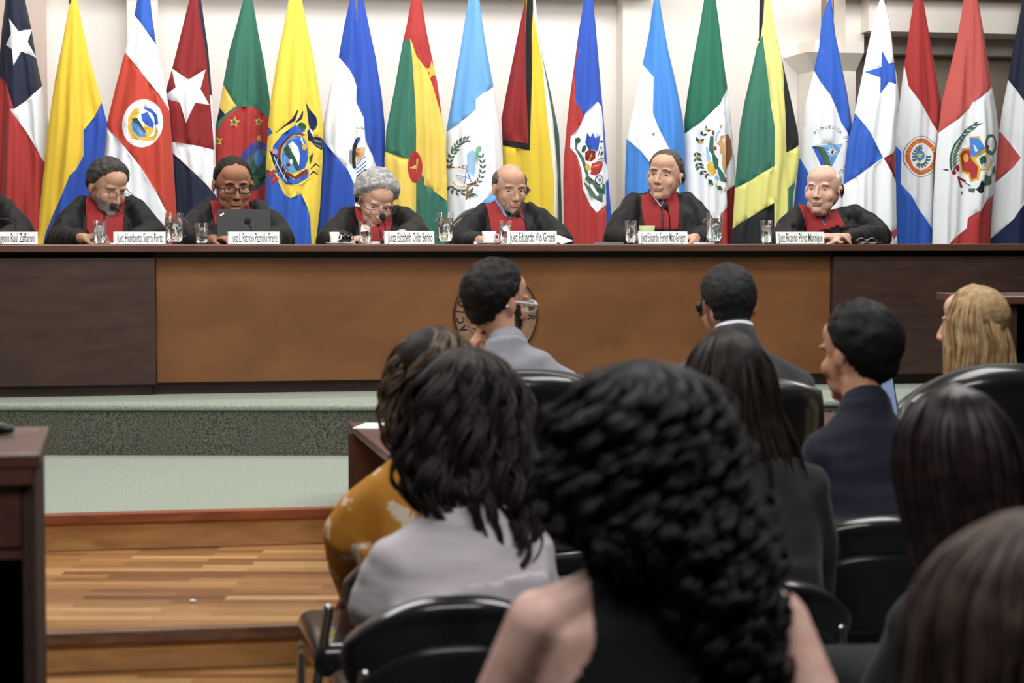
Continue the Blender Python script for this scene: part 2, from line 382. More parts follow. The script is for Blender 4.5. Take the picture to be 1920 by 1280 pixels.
# ------------------------------------------------------------------ dais and steps
Z3, Z2, Z1, Z0 = .71, .489, .366, .258
def floorpoly(name, pts, z0, z1, mat):
    mb = MB(); mb.prism([(p.x, p.y) for p in pts], z0, z1); return structure(mb.build(name, mat, bevel=.012, seg=3))
e = [PZ(-150, 757, Z3), PZ(700, 758, Z3), PZ(2100, 745, Z3)]
far = [H(6, 3.0, 0), H(-6, 3.0, 0)]
mb = MB(); pts = e + [Vector((6.2, e[2].y, 0))] + far + [Vector((-5.5, e[0].y, 0))]
pl = [(p.x, p.y) for p in pts]
mb.prism(pl, Z3-.03, Z3); structure(mb.build('floor_dais', CARP, bevel=.012, seg=3))
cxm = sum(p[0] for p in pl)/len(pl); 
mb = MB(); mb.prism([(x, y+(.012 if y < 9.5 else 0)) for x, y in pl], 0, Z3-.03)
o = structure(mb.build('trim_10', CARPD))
# lower carpet landing, wood nosings and parquet platform, to the left only
s0 = PZ(60, 967, Z2); s1 = PZ(636, 952, Z2)
sl = (s1-s0).normalized(); A = s0 - sl*3.0
mb = MB(); R2 = s1
bk = e[0].y + .05
mb.prism([(A.x, A.y), (R2.x, R2.y), (R2.x-.02, bk+.1), (A.x, bk)], 0, Z2); structure(mb.build('floor_landing', CARP))
def slab(p, q, dz0, dz1, out, inn, name, mat, slv):
    nrm = Vector((slv.y, -slv.x, 0)); mb = MB()
    a = p + nrm*out; b = q + nrm*out; c = q - nrm*inn; d = p - nrm*inn
    mb.prism([(a.x, a.y), (b.x, b.y), (c.x, c.y), (d.x, d.y)], dz0, dz1); return structure(mb.build(name, mat, bevel=.004))
slab(A, s1, Z2-.03, Z2+.004, .02, .03, 'trim_11', NOSE, sl)
slab(A, s1, Z1, Z2-.03, .002, .02, 'trim_12', STEPW, sl)
t0 = PZ(88, 1188, Z1); t1 = PZ(655, 1168, Z1); tl = (t1-t0).normalized(); B = t0 - tl*3.0
mb = MB(); up = s1 - Vector((sl.y, -sl.x, 0))*.02; upa = A - Vector((sl.y, -sl.x, 0))*.02
mb.prism([(B.x, B.y), (t1.x, t1.y), (t1.x, up.y), (up.x, up.y), (upa.x, upa.y)], 0, Z1)
o = structure(mb.build('floor_platform', PARQ))
slab(B, t1, Z1-.03, Z1+.004, .02, .03, 'trim_13', NOSED, tl)
slab(B, t1, Z0, Z1-.03, .002, .02, 'trim_14', STEPW, tl)
q0 = PZ(88, 1300, Z0); q1 = PZ(660, 1285, Z0); ql = (q1-q0).normalized(); D = q0 - ql*3
mb = MB(); mb.prism([(D.x, D.y), (q1.x, q1.y), (t1.x, t1.y), (B.x, B.y)], 0, Z0); structure(mb.build('floor_step', PARQ))
# ------------------------------------------------------------------ judges' bench
UL, UR = -4.6, 4.6
bench = empty('judges_bench', H(0, 0, Z3), TH, 'long curved-front dark wooden bench with lighter centre panel on carpeted dais', 'bench')
bench['label'] = 'long dark wooden judges bench with lighter brown centre panel on carpeted dais'
ZT = 1.39-Z3
u1, u2 = uof(290, .08), uof(1559, .08)
mb = MB(); mb.box((0, .42, ZT-.016), (UR-UL, .84, .032)); mb.build('bench_top', BT, bench, bevel=.004)
mb = MB(); mb.box((0, .12, ZT-.045), (UR-UL, .08, .03)); mb.build('gap_shade_strip', DARK, bench)  # solid strip flush with the centre panel; the gap's shade is its dark colour
mb = MB(); mb.box(((u1+u2)/2, .12, (ZT-.06+.055)/2), (u2-u1, .08, ZT-.06-.055)); mb.build('centre_panel', BW, bench, bevel=.003)
for a, b in ((UL, u1), (u2, UR)):
    mb = MB(); mb.box(((a+b)/2, .085, (ZT-.06+.05)/2), (b-a-.006, .09, ZT-.06-.05)); mb.build('side_panel', BD, bench, bevel=.003)
mb = MB(); mb.box((0, .16, .0275), (UR-UL, .06, .055)); mb.box(((UL+u1)/2, .12, .025), (u1-UL-.05, .08, .05)); mb.build('kickboard', BD, bench)
for u in (-4.4, -2.95, -1.3, .35, 2.0, 3.4, 4.4):
    mb = MB(); mb.box((u, .45, .32), (.03, .56, .64)); mb.build('inner_support', BD, bench)
# seal on the centre panel
cc = PH(929, 590, .08); cu, cv, cz = hallco(cc); rr = (PH(1008, 590, .08)-PH(850, 590, .08)).length/2
SM = Matrix.Translation((cu, .08, cz-Z3))
mb = MB(); Rx = Matrix.Rotation(math.pi/2, 4, 'X')
mb.lathe([(rr, 0), (rr, .012), (rr*.97, .018), (rr*.94, .014), (rr*.93, .010), (rr*.70, .010), (rr*.69, .015), (rr*.67, .015), (rr*.66, .009), (0.001, .009)], 64, 0, SM @ Rx)
seal = mb.build('seal', wood('seal_wood', (118, 88, 64), (138, 106, 80), .5, 4, (4, 4, 4)), bench, smooth=False)
mb = MB(); mb.lathe([(rr*1.0, -.001), (rr*1.0, .014), (rr*.965, .0195), (rr*.94, .010)], 64, 0, SM @ Rx, cap=False); mb.build('rim', M('seal_rim', (60, 40, 28), .4), seal)
mb = MB()
for s, a0, st in (('ACION', 202, -13.5), ('AR', 10, -14)):
    for i, ch in enumerate(s):
        V, F, w = text_tris(ch); ang = math.radians(a0 + i*st if s == 'ACION' else a0 + i*st)
        hgt = rr*.20; rad = rr*.755
        pts = []
        for x, y in V:
            lx = (x-w/2)*hgt*1.0; ly = y*hgt*1.3
            tx, tz = math.sin(ang), -math.cos(ang)        # reading clockwise
            ox, oz = math.cos(ang), math.sin(ang)
            pts.append((ox*(rad+ly) + tx*lx, -.0125, oz*(rad+ly) + tz*lx))
        mb.add(pts, F, 0, SM)
mb.build('lettering', M('seal_ink', (26, 16, 12), .5), seal)
mb = MB()
for k in range(24):
    a = k*math.pi/12; mb.ell((math.cos(a)*rr*.58, -.012, math.sin(a)*rr*.58), (rr*.05, .006, rr*.03), 0, SM, 8, 6)
mb.lathe([(rr*.45, .009), (rr*.45, .016), (rr*.40, .016), (rr*.38, .011), (0.001, .013)], 40, 0, SM @ Rx)
mb.build('relief', wood('seal_wood2', (128, 90, 62), (150, 112, 80), .4, 4, (4, 4, 4)), seal, smooth=True)
# ------------------------------------------------------------------ things on the bench top
def on(px, py, v=None):
    """point on the bench top under a pixel column at depth v behind its front edge"""
    p = PH(px, 450, v); return Vector((p.x, p.y, 1.39))
PLN = ['Juez Eugenio Raúl Zaffaroni', 'Juez Humberto Sierra Porto', 'Juez L. Patricio Pazmiño Freire', 'Jueza Elizabeth Odio Benito', 'Juez Eduardo Vio Grossi', 'Juez Eduardo Ferrer Mac-Gregor', 'Juez Ricardo Pérez Manrique']
PLX = [(-32, 72, 433, 458), (212, 312, 433, 458), (427, 526, 432, 457), (720, 817, 430, 456), (949, 1047, 429, 455), (1195, 1292, 430, 455), (1453, 1548, 431, 455)]
PLL = ['white name plate cut by the left frame edge', 'white name plate in front of the bearded judge with grey hair', 'white name plate in front of the open laptop', 'white name plate between grey-haired woman and pitcher', 'white name plate in front of the bald judge with light blue collar',
       'white name plate in front of the judge with blue tie, green cup behind', 'white name plate in front of the white-haired judge with clasped hands']
for s, (x0, x1, y0, y1), lb in zip(PLN, PLX, PLL):
    v = .07; a = PH(x0, y1, v); b = PH(x1, y1, v); w = (b-a).length; h = (PH(x0, y0, v)-a).length
    o = empty('name_plate', on((x0+x1)/2, y1, v), TH, lb, 'name plate', 'name plates along the bench')
    tilt = Matrix.Rotation(math.radians(-9), 4, 'X')
    mb = MB(); mb.box((0, .004, h/2+.001), (w, .005, h), 0, tilt); mb.box((0, .035, .003), (w, .07, .005)); mb.build('acrylic_holder', ACRYL, o, bevel=.001)
    mb = MB(); mb.box((.0, -.0006, h/2+.001), (w*.95, .0016, h*.93), 0, tilt); mb.build('card', CARDW, o)
    V, F, tw = text_tris(s); mb = MB(); sc = h*.98; k = w*.86/tw
    mb.add([(x*k-w*.42, -.0016, y*sc+h*.20) for x, y in V], F, 0, tilt); mb.build('lettering', INK, o)
def glass(px, y0, y1, wpx, fill, lb, grp='drinking glasses on the bench', v=.22, taper=.92):
    o = empty('drinking_glass', on(px, y1, v), 0, lb, 'glass', grp); k = (PH(px+1, y1, v)-PH(px, y1, v)).length
    R = wpx*k/2; h = (y1-y0)*k; r = R*taper
    mb = MB(); mb.lathe([(.001, 0), (r, 0), (R, h), (R-.0018, h), (r-.0022, .008), (.001, .007)], 32); mb.build('glass_body', GLASS, o, smooth=True)
    if fill:
        mb = MB(); f = fill; mb.lathe([(.001, .0075), (r-.003, .0085), (r+(R-r)*f-.0026, h*f), (.001, h*f)], 32); mb.build('water', WATER, o, smooth=True)
    return o
glass(187, 412, 458, 25, .82, 'full water glass at the hand of the bearded judge')
glass(379, 416, 457, 26, .55, 'half full water glass beside the laptop')
glass(685, 412, 456, 24, .85, 'full water glass before the grey-haired woman judge')
glass(948, 411, 455, 23, .85, 'full water glass between white cup and name plate of the bald judge', v=.19)
glass(1183, 412, 455, 22, .85, 'full water glass beside green paper cup')
glass(1437, 413, 456, 22, .8, 'full water glass left of the white-haired judge')
def pitcher(x0, x1, y0, y1, lb, side):
    v = .3; px = (x0+x1)/2; o = empty('water_pitcher', on(px, y1, v), TH, lb, 'pitcher', 'glass pitchers on the bench'); k = (PH(px+1, y1, v)-PH(px, y1, v)).length
    R = (x1-x0)*k/2*.93; h = (y1-y0)*k
    mb = MB(); mb.lathe([(.001, 0), (R*.93, 0), (R*.96, .004), (R, h), (R-.003, h), (R*.94-.002, .014), (.001, .012)], 40)
    mb.build('glass_body', GLASS, o, smooth=True)
    mb = MB(); mb.lathe([(.001, .013), (R*.94-.004, .0145), (R*.98-.0032, h*.82), (.001, h*.82)], 40); mb.build('water', WATER, o, smooth=True)
    mb = MB(); mb.tube([(side*R*.98, 0, h*.80), (side*(R+.014), 0, h*.78), (side*(R+.018), 0, h*.55), (side*(R+.012), 0, h*.3), (side*R*.97, 0, h*.24)], .0042, 8); mb.build('handle', GLASS, o, smooth=True)
pitcher(308, 346, 397, 457, 'glass water pitcher beside the second name plate from the left', 1)
pitcher(819, 852, 397, 456, 'glass water pitcher between the woman judge and the bald judge', -1)
pitcher(1323, 1356, 398, 455, 'glass water pitcher left of the yellow green and black flag', -1)
def mic(pts, hx, hy, bx, lb, v=.32, dv=0):
    o = empty('gooseneck_microphone', on(bx, 456, v), TH, lb, 'microphone', 'gooseneck microphones on the bench')
    inv = o.matrix_basis.inverted() if False else (Matrix.Translation(o.location) @ Matrix.Rotation(TH, 4, 'Z')).inverted()
    L = lambda x, y, d: inv @ PH(x, y, v+d)
    mb = MB(); mb.box((0, 0, .012), (.05, .07, .024)); mb.build('base', BLKP, o, bevel=.006, seg=3)
    P = [Vector((0, 0, .02))] + [L(x, y, dv*(i+1)/len(pts)) for i, (x, y) in enumerate(pts)]
    mb = MB(); mb.tube(P, .0028, 8); mb.build('gooseneck', BLKP, o, smooth=True)
    h = L(hx, hy, dv*1.1); mb = MB(); d = (h-P[-1]).normalized() if (h-P[-1]).length > .004 else Vector((0, 0, 1))
    mb.ell(h, (.0155, .0155, .0175)); mb.tube([P[-1], h], [.006, .010], 10); mb.build('windscreen', M('mic_foam', (30, 30, 32), .95, bump=.5, noise_scale=400), o, smooth=True)
mic([(242, 430), (240, 415), (232, 402), (222, 394)], 212, 387, 243, 'black gooseneck microphone at the mouth of the bearded judge')
mic([(30, 430), (28, 420), (20, 413), (8, 410), (-10, 409)], -20, 410, 31, 'black gooseneck microphone bending out of the left frame edge')
mic([(471, 430), (468, 422), (465, 418)], 464, 414, 471, 'black gooseneck microphone tip in front of the laptop lid', v=.14)
mic([(722, 432), (722, 422), (719, 414)], 717, 406, 722, 'black gooseneck microphone under the chin of the woman judge')
mic([(986, 430), (985, 418), (980, 409), (975, 405)], 970, 401, 986, 'black gooseneck microphone before the bald judge')
mic([(1256, 430), (1256, 410), (1253, 396)], 1248, 387, 1256, 'black gooseneck microphone before the judge with blue tie')
mic([(1486, 432), (1487, 424)], 1488, 420, 1486, 'short black gooseneck microphone behind the last name plate')
# laptop
p = on(458, 457, .34); lap = empty('laptop', p, TH, 'open black laptop seen from behind in front of second judge', 'laptop')
w = (PH(508, 400, .34)-PH(406, 400, .34)).length; h = 1.39 - 0 ; hh = PH(458, 392, .34).z-1.39
mb = MB(); mb.box((0, 0, hh/2+.01), (w, .008, hh-.012), 0, Matrix.Rotation(math.radians(-12), 4, 'X')); mb.build('lid', M('laptop_black', (18, 24, 24), .5), lap, bevel=.003)
mb = MB(); mb.box((0, .115, .010), (w, .22, .016)); mb.build('keyboard_base', BLKP, lap, bevel=.003)
mb = MB(); mb.box((0, .0, .012), (w*.8, .02, .012)); mb.build('hinge', BLKP, lap)
mb = MB(); mb.box((-w*.40, -.0055, hh*.86), (.022, .002, .007), 0, Matrix.Rotation(math.radians(-12), 4, 'X') @ Matrix.Translation((-w*.4, 0, hh*.86)) @ Matrix.Rotation(math.radians(-30), 4, 'Y') @ Matrix.Translation((w*.4, 0, -hh*.86))); mb.build('badge', CHROME, lap)
# cups
def cup(px, y0, y1, wpx, mat, lb, saucer=True, v=.26, dark=None, name='coffee_cup'):
    o = empty(name, on(px, y1, v), TH, lb, 'cup'); k = (PH(px+1, y1, v)-PH(px, y1, v)).length
    R = wpx*k/2; h = (y1-y0)*k; z = .008 if saucer else 0
    mb = MB(); mb.lathe([(.001, z), (R*.72, z), (R*.85, z+h*.4), (R, z+h), (R-.002, z+h), (R*.8, z+h*.4), (.001, z+.005)], 28); mb.build('cup_body', mat, o, smooth=True)
    mb = MB(); mb.tube([(R*.92, .0, z+h*.75), (R*1.35, 0, z+h*.7), (R*1.3, 0, z+h*.35), (R*.8, 0, z+h*.3)], .003, 8)
    if saucer:
        mb.build('handle', mat, o, smooth=True)
        mb = MB(); mb.lathe([(.001, 0), (R*1.1, 0), (R*1.75, .008), (R*1.75, .0095), (R*1.1, .004), (.001, .004)], 28); mb.build('saucer', PORC, o, smooth=True)
    return o
cup(917, 430, 451, 27, PORC, 'white porcelain cup on saucer before the bald judge')
cup(1213, 422, 455, 29, M('green_paper_cup', (176, 186, 140), .6), 'pale green paper cup behind a name plate', False, .30, name='paper_cup')
cup(627, 432, 452, 19, PORC, 'white porcelain cup left of the woman judge beside dark cups')
for px, w_ in ((641, 15), (653, 14)):
    cup(px, 433, 451, w_, M('dark_ceramic', (22, 20, 22), .12), 'dark glossy %s cup %s' % ('small', 'next to the white cup' if px == 641 else 'nearest the woman judge hand'), True, .29 if px == 641 else .2)
def sheet(name, px, v, w, d, rz, lb, cat, mat=PAPER, t=.003, z=1.39):
    p = on(px, 455, v); mb = MB()
    mb.box((0, 0, t/2), (w, d, t)); o = mb.build(name, mat, None, bevel=.0004); o.location = (p.x, p.y, z+.0005); o.rotation_euler = (0, 0, TH+rz); return tag(o, lb, cat)
sheet('paper_stack', 205, .48, .21, .29, .1, 'white papers under the hand of the bearded judge', 'papers', t=.006)
sheet('paper_stack', 715, .46, .21, .29, -.1, 'pale papers in front of the grey-haired woman judge', 'papers', t=.012)
sheet('paper_stack', 925, .52, .21, .29, -.1, 'white papers behind the white cup', 'papers', t=.012)
sheet('paper_stack', 1280, .5, .21, .29, .15, 'white papers under the hand of the judge with blue tie', 'papers', t=.008)
sheet('mobile_phone', 1142, .3, .075, .14, 1.3, 'grey phone lying left of a water glass', 'phone', M('phone_grey', (120, 120, 118), .3), .009)
o = sheet('paper_sheet', 1050, .34, .07, .12, .5, 'white sheet raised behind the fifth name plate', 'paper', t=.001); o.rotation_euler = (math.radians(14), math.radians(-12), TH+.4); o.location.z += .022
# folded spectacles
sp = empty('folded_spectacles', on(1625, 455, .22), TH, 'folded spectacles lying beside the white-haired judge', 'glasses')
mb = MB()
for sx in (-.028, .028): mb.tube([(sx+.022*math.cos(a), .0, .016+.014*math.sin(a)) for a in np.linspace(0, 2*math.pi, 17)], .0016, 6, cap=False)
mb.tube([(-.007, 0, .02), (.007, 0, .02)], .0016, 6); mb.build('lens_rims', CHROME, sp, smooth=True)
mb = MB(); mb.tube([(.05, 0, .02), (.09, .01, .006), (-.02, .02, .006)], .0015, 6); mb.tube([(-.05, 0, .02), (-.055, .01, .018), (.06, .026, .003)], .0015, 6); mb.build('temples', CHROME, sp, smooth=True)
# ------------------------------------------------------------------ flags
CL = dict(red=(178,52,50), drd=(140,34,36), ord=(200,66,48), rose=(196,84,78), navy=(34,40,62), blue=(40,78,180), bl2=(44,92,196), sky=(100,164,226), hbl=(62,132,216),
          yel=(236,196,52), eye=(238,206,66), gye=(232,200,84), lye=(220,218,120), gyy=(222,192,50), grn=(50,112,92), mgr=(36,108,84), wht=(232,236,240), blk=(30,32,36), cre=(220,222,210),
          gold=(222,180,60), brn=(150,98,56), tan=(204,160,110), gry=(132,134,132), dgn=(40,84,62), lgn=(120,176,130), oran=(216,100,44), dbl=(28,40,80), pur=(70,70,150), lbl=(150,190,226), wine=(120,52,52), gol2=(240,212,90), dgr=(78,104,92), tin=(168,148,148))
def cloth(k):
    c = CL[k]; g = sum(c)/3; c = tuple(int((x*.9+g*.1)*.92) for x in c)
    return M('cloth_'+k, c, .72, sheen=.15, spec=.25, bump=.06, noise_scale=300)
def arcpts(cx, cy, rx, ry, a0, a1, n, rot=0): return circ(cx, cy, rx, ry, n, rot, a0, a1-.001 if abs(a1-a0) >= 360 else a1)
def wreath(cx, cy, rx, ry, a0, a1, n, L, w, key, spread=38):
    out = []; sg = 1 if a1 > a0 else -1
    for i in range(n):
        a = math.radians(a0+(a1-a0)*i/(n-1)); x = cx+rx*math.cos(a); y = cy+ry*math.sin(a)
        t = math.degrees(math.atan2(ry*math.cos(a)*sg, -rx*math.sin(a)*sg))
        for s in (-1, 1): out.append((key, leafp(x, y, L, w, t+s*spread)))
    return out
def ring(key, cx, cy, rx, ry, ring_w, inner, n=28, rot=0): return [(key, circ(cx, cy, rx, ry, n, rot)), (inner, circ(cx, cy, rx-ring_w, ry-ring_w, n, rot))]
def edge_at(E, y):
    ys = [p[1] for p in E]; return np.interp(y, ys, [p[0] for p in E])
FLAGS = []
def flag(lb, v, L, R, base, layers, pl=(2.3, .1), creases=(), texts=(), side=None): FLAGS.append((lb, v, L, R, base, layers, pl, creases, texts))
def build_flag(spec):
    lb, v, L, R, base, layers, (pn, pp), creases, texts = spec
    L = [(L[0][0]+(L[0][0]-L[1][0])*.3+ (R[0][0]-L[0][0])*.25, -45)] + L if L[0][1] > -20 else L
    R = [(R[0][0]-(R[1][0]-R[0][0])*.3 - (R[0][0]-L[1][0])*.25, -45)] + R if R[0][1] > -20 else R
    if L[-1][1] < 545: L = L + [(L[-1][0], 560)]
    if R[-1][1] < 545: R = R + [(R[-1][0], 560)]
    outline = L + R[::-1]
    P, F, LI = cdt(outline, layers, 4.5, 11)
    keys = [base]; 
    for k, _ in layers:
        if k not in keys: keys.append(k)
    kmap = np.array([0]+[keys.index(k) for k, _ in layers]); fm = kmap[LI]
    ax = (L[0][0]+R[0][0])/2; org = PH(ax, 450, v); org.z = Z3
    o = empty('flag', org, TH, lb, 'flag', 'flags on poles behind the judges')
    inv = (Matrix.Translation(org) @ Matrix.Rotation(TH, 4, 'Z')).inverted()
    W0 = .0029
    def depth(x, y):
        xl, xr = edge_at(L, y), edge_at(R, y); w = max(xr-xl, 2); t = min(max((x-xl)/w, 0), 1); m = w*W0
        e = min(1, 5*t*(1-t)*1.6)
        ph = 2*math.pi*(pn*t+pp+.0006*y); s = math.sin(ph+.55*math.sin(ph))
        d = m*.26*math.sqrt(max(4*t*(1-t), 0)) + e*m*(.055*s + .022*math.sin(2*math.pi*(2.7*pn*t+pp*3-.001*y)) )
        for line, dd, ww in creases:
            xc = edge_at(line, y); yk = min(1, max(0, (y-line[0][1])/60)) if line[0][1] > 0 else 1
            q = min(1, max(0, (x-xc)/ww+.5)); d += dd*yk*e*(q*q*(3-2*q))
        n = noise.noise(Vector((x*.03, y*.008, v*7)))
        return max(d + e*m*.05*n, .004*e)
    dep = np.array([depth(x, y) for x, y in P])
    front = [inv @ (PH(x, y, v) - VD*float(d)) for (x, y), d in zip(P, dep)]
    back = [inv @ (PH(x, y, v) + VD*float(d*.5)) for (x, y), d in zip(P, dep)]
    n = len(P)
    f = F.copy(); a = P[f]; cr = (a[:,1,0]-a[:,0,0])*(a[:,2,1]-a[:,0,1])-(a[:,1,1]-a[:,0,1])*(a[:,2,0]-a[:,0,0])
    f[cr > 0] = f[cr > 0][:, ::-1]   # px y is down: make the front sheet face the hall
    allF = np.vstack([f, f[:, ::-1]+n]); V = np.array([tuple(p) for p in front+back])
    co = npmesh('flag_cloth', V, allF, [cloth(k) for k in keys], o, True, np.concatenate([fm, fm]))
    for tx in texts:
        s, cx, cy, rx, ry, a0, a1, hh, ww, key = tx; mb = MB()
        cs = [c for c in s]; m = len(cs)
        for i, ch in enumerate(cs):
            if ch == ' ': continue
            ang = math.radians(a0+(a1-a0)*i/max(m-1, 1)); TV, TF, tw = text_tris(ch)
            out = (math.cos(ang), math.sin(ang)); tan = (-math.sin(ang), math.cos(ang)) if a1 > a0 else (math.sin(ang), -math.cos(ang))
            sg = 1 if a1 > a0 else -1
            pts = []
            for q in TV:
                lx = (q[0]-tw/2)*ww; ly = q[1]*hh*sg
                x = cx+rx*out[0]+out[0]*ly+tan[0]*lx; y = cy+ry*out[1]+out[1]*ly+tan[1]*lx
                pts.append(inv @ (PH(x, y, v) - VD*(depth(x, y)+.002)))
            mb.add(pts, TF)
        mb.build('lettering', cloth(key), o)
    # pole, base
    top = PH(ax, -62, v).z - Z3
    mb = MB(); mb.tube([(0, .006, .03), (0, .006, top)], .013, 12); po = mb.build('pole', M('pole_wood', (78, 52, 36), .35, coat=.3), o, smooth=True)
    mb = MB(); mb.lathe([(.012, 0), (.03, .02), (.012, .05), (.022, .07), (.001, .15)], 16, c=(0, .006, top)); mb.build('finial', M('finial_brass', (190, 150, 70), .3, metal=1), po, smooth=True)
    mb = MB(); mb.lathe([(.001, 0), (.14, 0), (.14, .02), (.05, .045), (.022, .06), (.022, .12), (.001, .12)], 28, c=(0, .006, 0)); mb.build('pole_base', M('pole_base_metal', (120, 100, 70), .4, metal=1), o, smooth=True)
    return o
# Chile
flag('red navy and white flag with one white star at far left', 2.12, [(10,0),(3,60),(0,95),(-8,200),(-20,330),(-30,458)], [(47,0),(59,55),(68,110),(79,161),(90,220),(96,300),(98,458)], 'red',
  [('wht', [(20,207),(28,207),(50,192),(79,162),(130,150),(130,560),(110,420),(98,330),(79,298),(52,250)]), ('navy', [(-60,-60),(120,-60),(120,150),(79,162),(50,190),(28,207),(14,160),(0,145),(-60,140)]),
   ('wht', [(18,37),(36,62),(60,55),(53,81),(69,109),(41,99),(27,126),(24,95),(12,86),(22,66)])], (2.2,.3), [([(10,0),(12,458)], .04, 12)])
# Colombia
flag('yellow flag with folded blue stripe, second from the left', 2.0, [(131,0),(117,80),(103,150),(90,240),(82,320),(70,430),(60,480)], [(145,0),(155,50),(168,110),(190,190),(201,230),(196,290),(186,350),(180,470)], 'yel',
  [('blue', [(190,193),(178,218),(157,245),(157,292),(142,320),(131,330),(118,362),(105,391),(85,440),(60,600),(240,600),(240,180)])], (2.1,.15), [([(148,0),(153,140),(157,245),(156,295),(120,458)], -.035, 7)])
# Costa Rica
flag('blue white and red flag with oval crest, third from the left', 2.08, [(257,0),(252,28),(234,98),(215,170),(200,232),(193,290),(186,380),(184,458)], [(282,0),(285,30),(293,83),(306,140),(318,208),(325,300),(331,400),(333,458)], 'ord',
  [('bl2', [(230,-60),(310,-60),(293,84),(252,28)]), ('wht', [(252,28),(270,52),(293,84),(325,208),(318,208),(276,152),(234,98),(220,60)]),
   ('wht', [(180,220),(200,238),(230,273),(262,312),(293,362),(311,397),(300,480),(300,600),(100,600),(100,300)]),
   ('blue', [(190,330),(216,346),(228,360),(245,384),(262,420),(262,600),(120,600),(120,330)]),
   ('wht', circ(267,233,38,45,40,12)), ('gold', circ(264,238,25,27,9,20)), ('gold', [(240,222),(252,205),(262,206),(250,240),(262,262),(288,256),(292,240),(296,248),(290,264),(272,266),(246,262),(240,246)]),
   ('bl2', [(268,202),(284,206),(294,218),(296,234),(290,236),(288,220),(270,206)]), ('wht', circ(272,226,17,16,20)), ('bl2', [(264,216),(276,212),(288,232),(286,242),(276,238),(266,228)]),
   ('dgn', [(246,226),(256,222),(268,240),(274,250),(262,250)]), ('hbl', [(246,230),(258,236),(272,250),(272,258),(258,258),(248,246)]), ('tin', [(256,240),(260,240),(268,252),(264,254)]), ('gold', [(268,232),(274,238),(286,242),(286,246),(270,242)])], (2.0,.35), [([(262,0),(258,98),(235,230),(250,330),(265,458)], .012, 14)])
# Cuba
flag('dark red flag with large white star, fourth from the left', 2.16, [(355,0),(340,60),(325,120),(311,170),(313,220),(320,300),(326,400),(326,458)], [(377,0),(390,90),(397,170),(402,230),(405,310),(407,400),(408,458)], 'drd',
  [('navy', [(371,-60),(400,-60),(420,180),(420,600),(404,600),(400,200),(394,180),(386,100),(371,0)]), ('wht', [(395,178),(402,190),(410,300),(412,370),(404,370),(401,280),(393,180)]),
   ('wht', [(300,262),(325,267),(362,273),(400,281),(412,283),(412,372),(405,367),(386,345),(364,325),(324,288),(300,262)]), ('navy', [(300,270),(324,289),(364,326),(386,346),(405,368),(405,600),(300,600)]),
   ('wht', [(321,127),(353,151),(385,131),(375,168),(392,197),(365,194),(348,232),(337,193),(312,186),(312,176),(329,165)])], (1.9,.1), [([(372,0),(388,110),(396,180),(402,300),(405,458)], -.05, 4)])
# Dominica
flag('green flag with red disc, gold stars and parrot behind second judge', 2.2, [(456,0),(440,60),(430,95),(418,160),(411,205),(405,232),(402,330),(402,458)], [(474,0),(484,60),(496,120),(506,188),(507,260),(505,360),(505,458)], 'grn',
  [('gye', [(400,120),(419,160),(442,200),(421,215),(408,202)]), ('blk', [(400,190),(411,202),(421,215),(404,232)]), ('red', circ(462,320,72,119,40)),
   ('red', [(395,330),(520,330),(520,600),(395,600)]), ('pur', circ(478,312,33,47,30,18)), ('dgr', circ(481,318,24,40,26,18)), ('dgn', circ(483,322,17,34,20,14)), ('gold', circ(485,260,5,6,10)), ('hbl', circ(484,298,9,16,12)),
   ('gold', starp(438,230,11,8,.45)), ('grn', starp(438,230,6,8,.45)), ('gold', starp(408,265,10,-10,.45)), ('grn', starp(408,265,5,-10,.45)), ('gold', starp(484,229,10,5,.45)), ('grn', starp(484,229,5,5,.45)), ('gold', starp(425,300,9,5,.45))],
  (2.4,.6), [([(478,0),(488,150),(489,300),(494,458)], -.06, 8)])
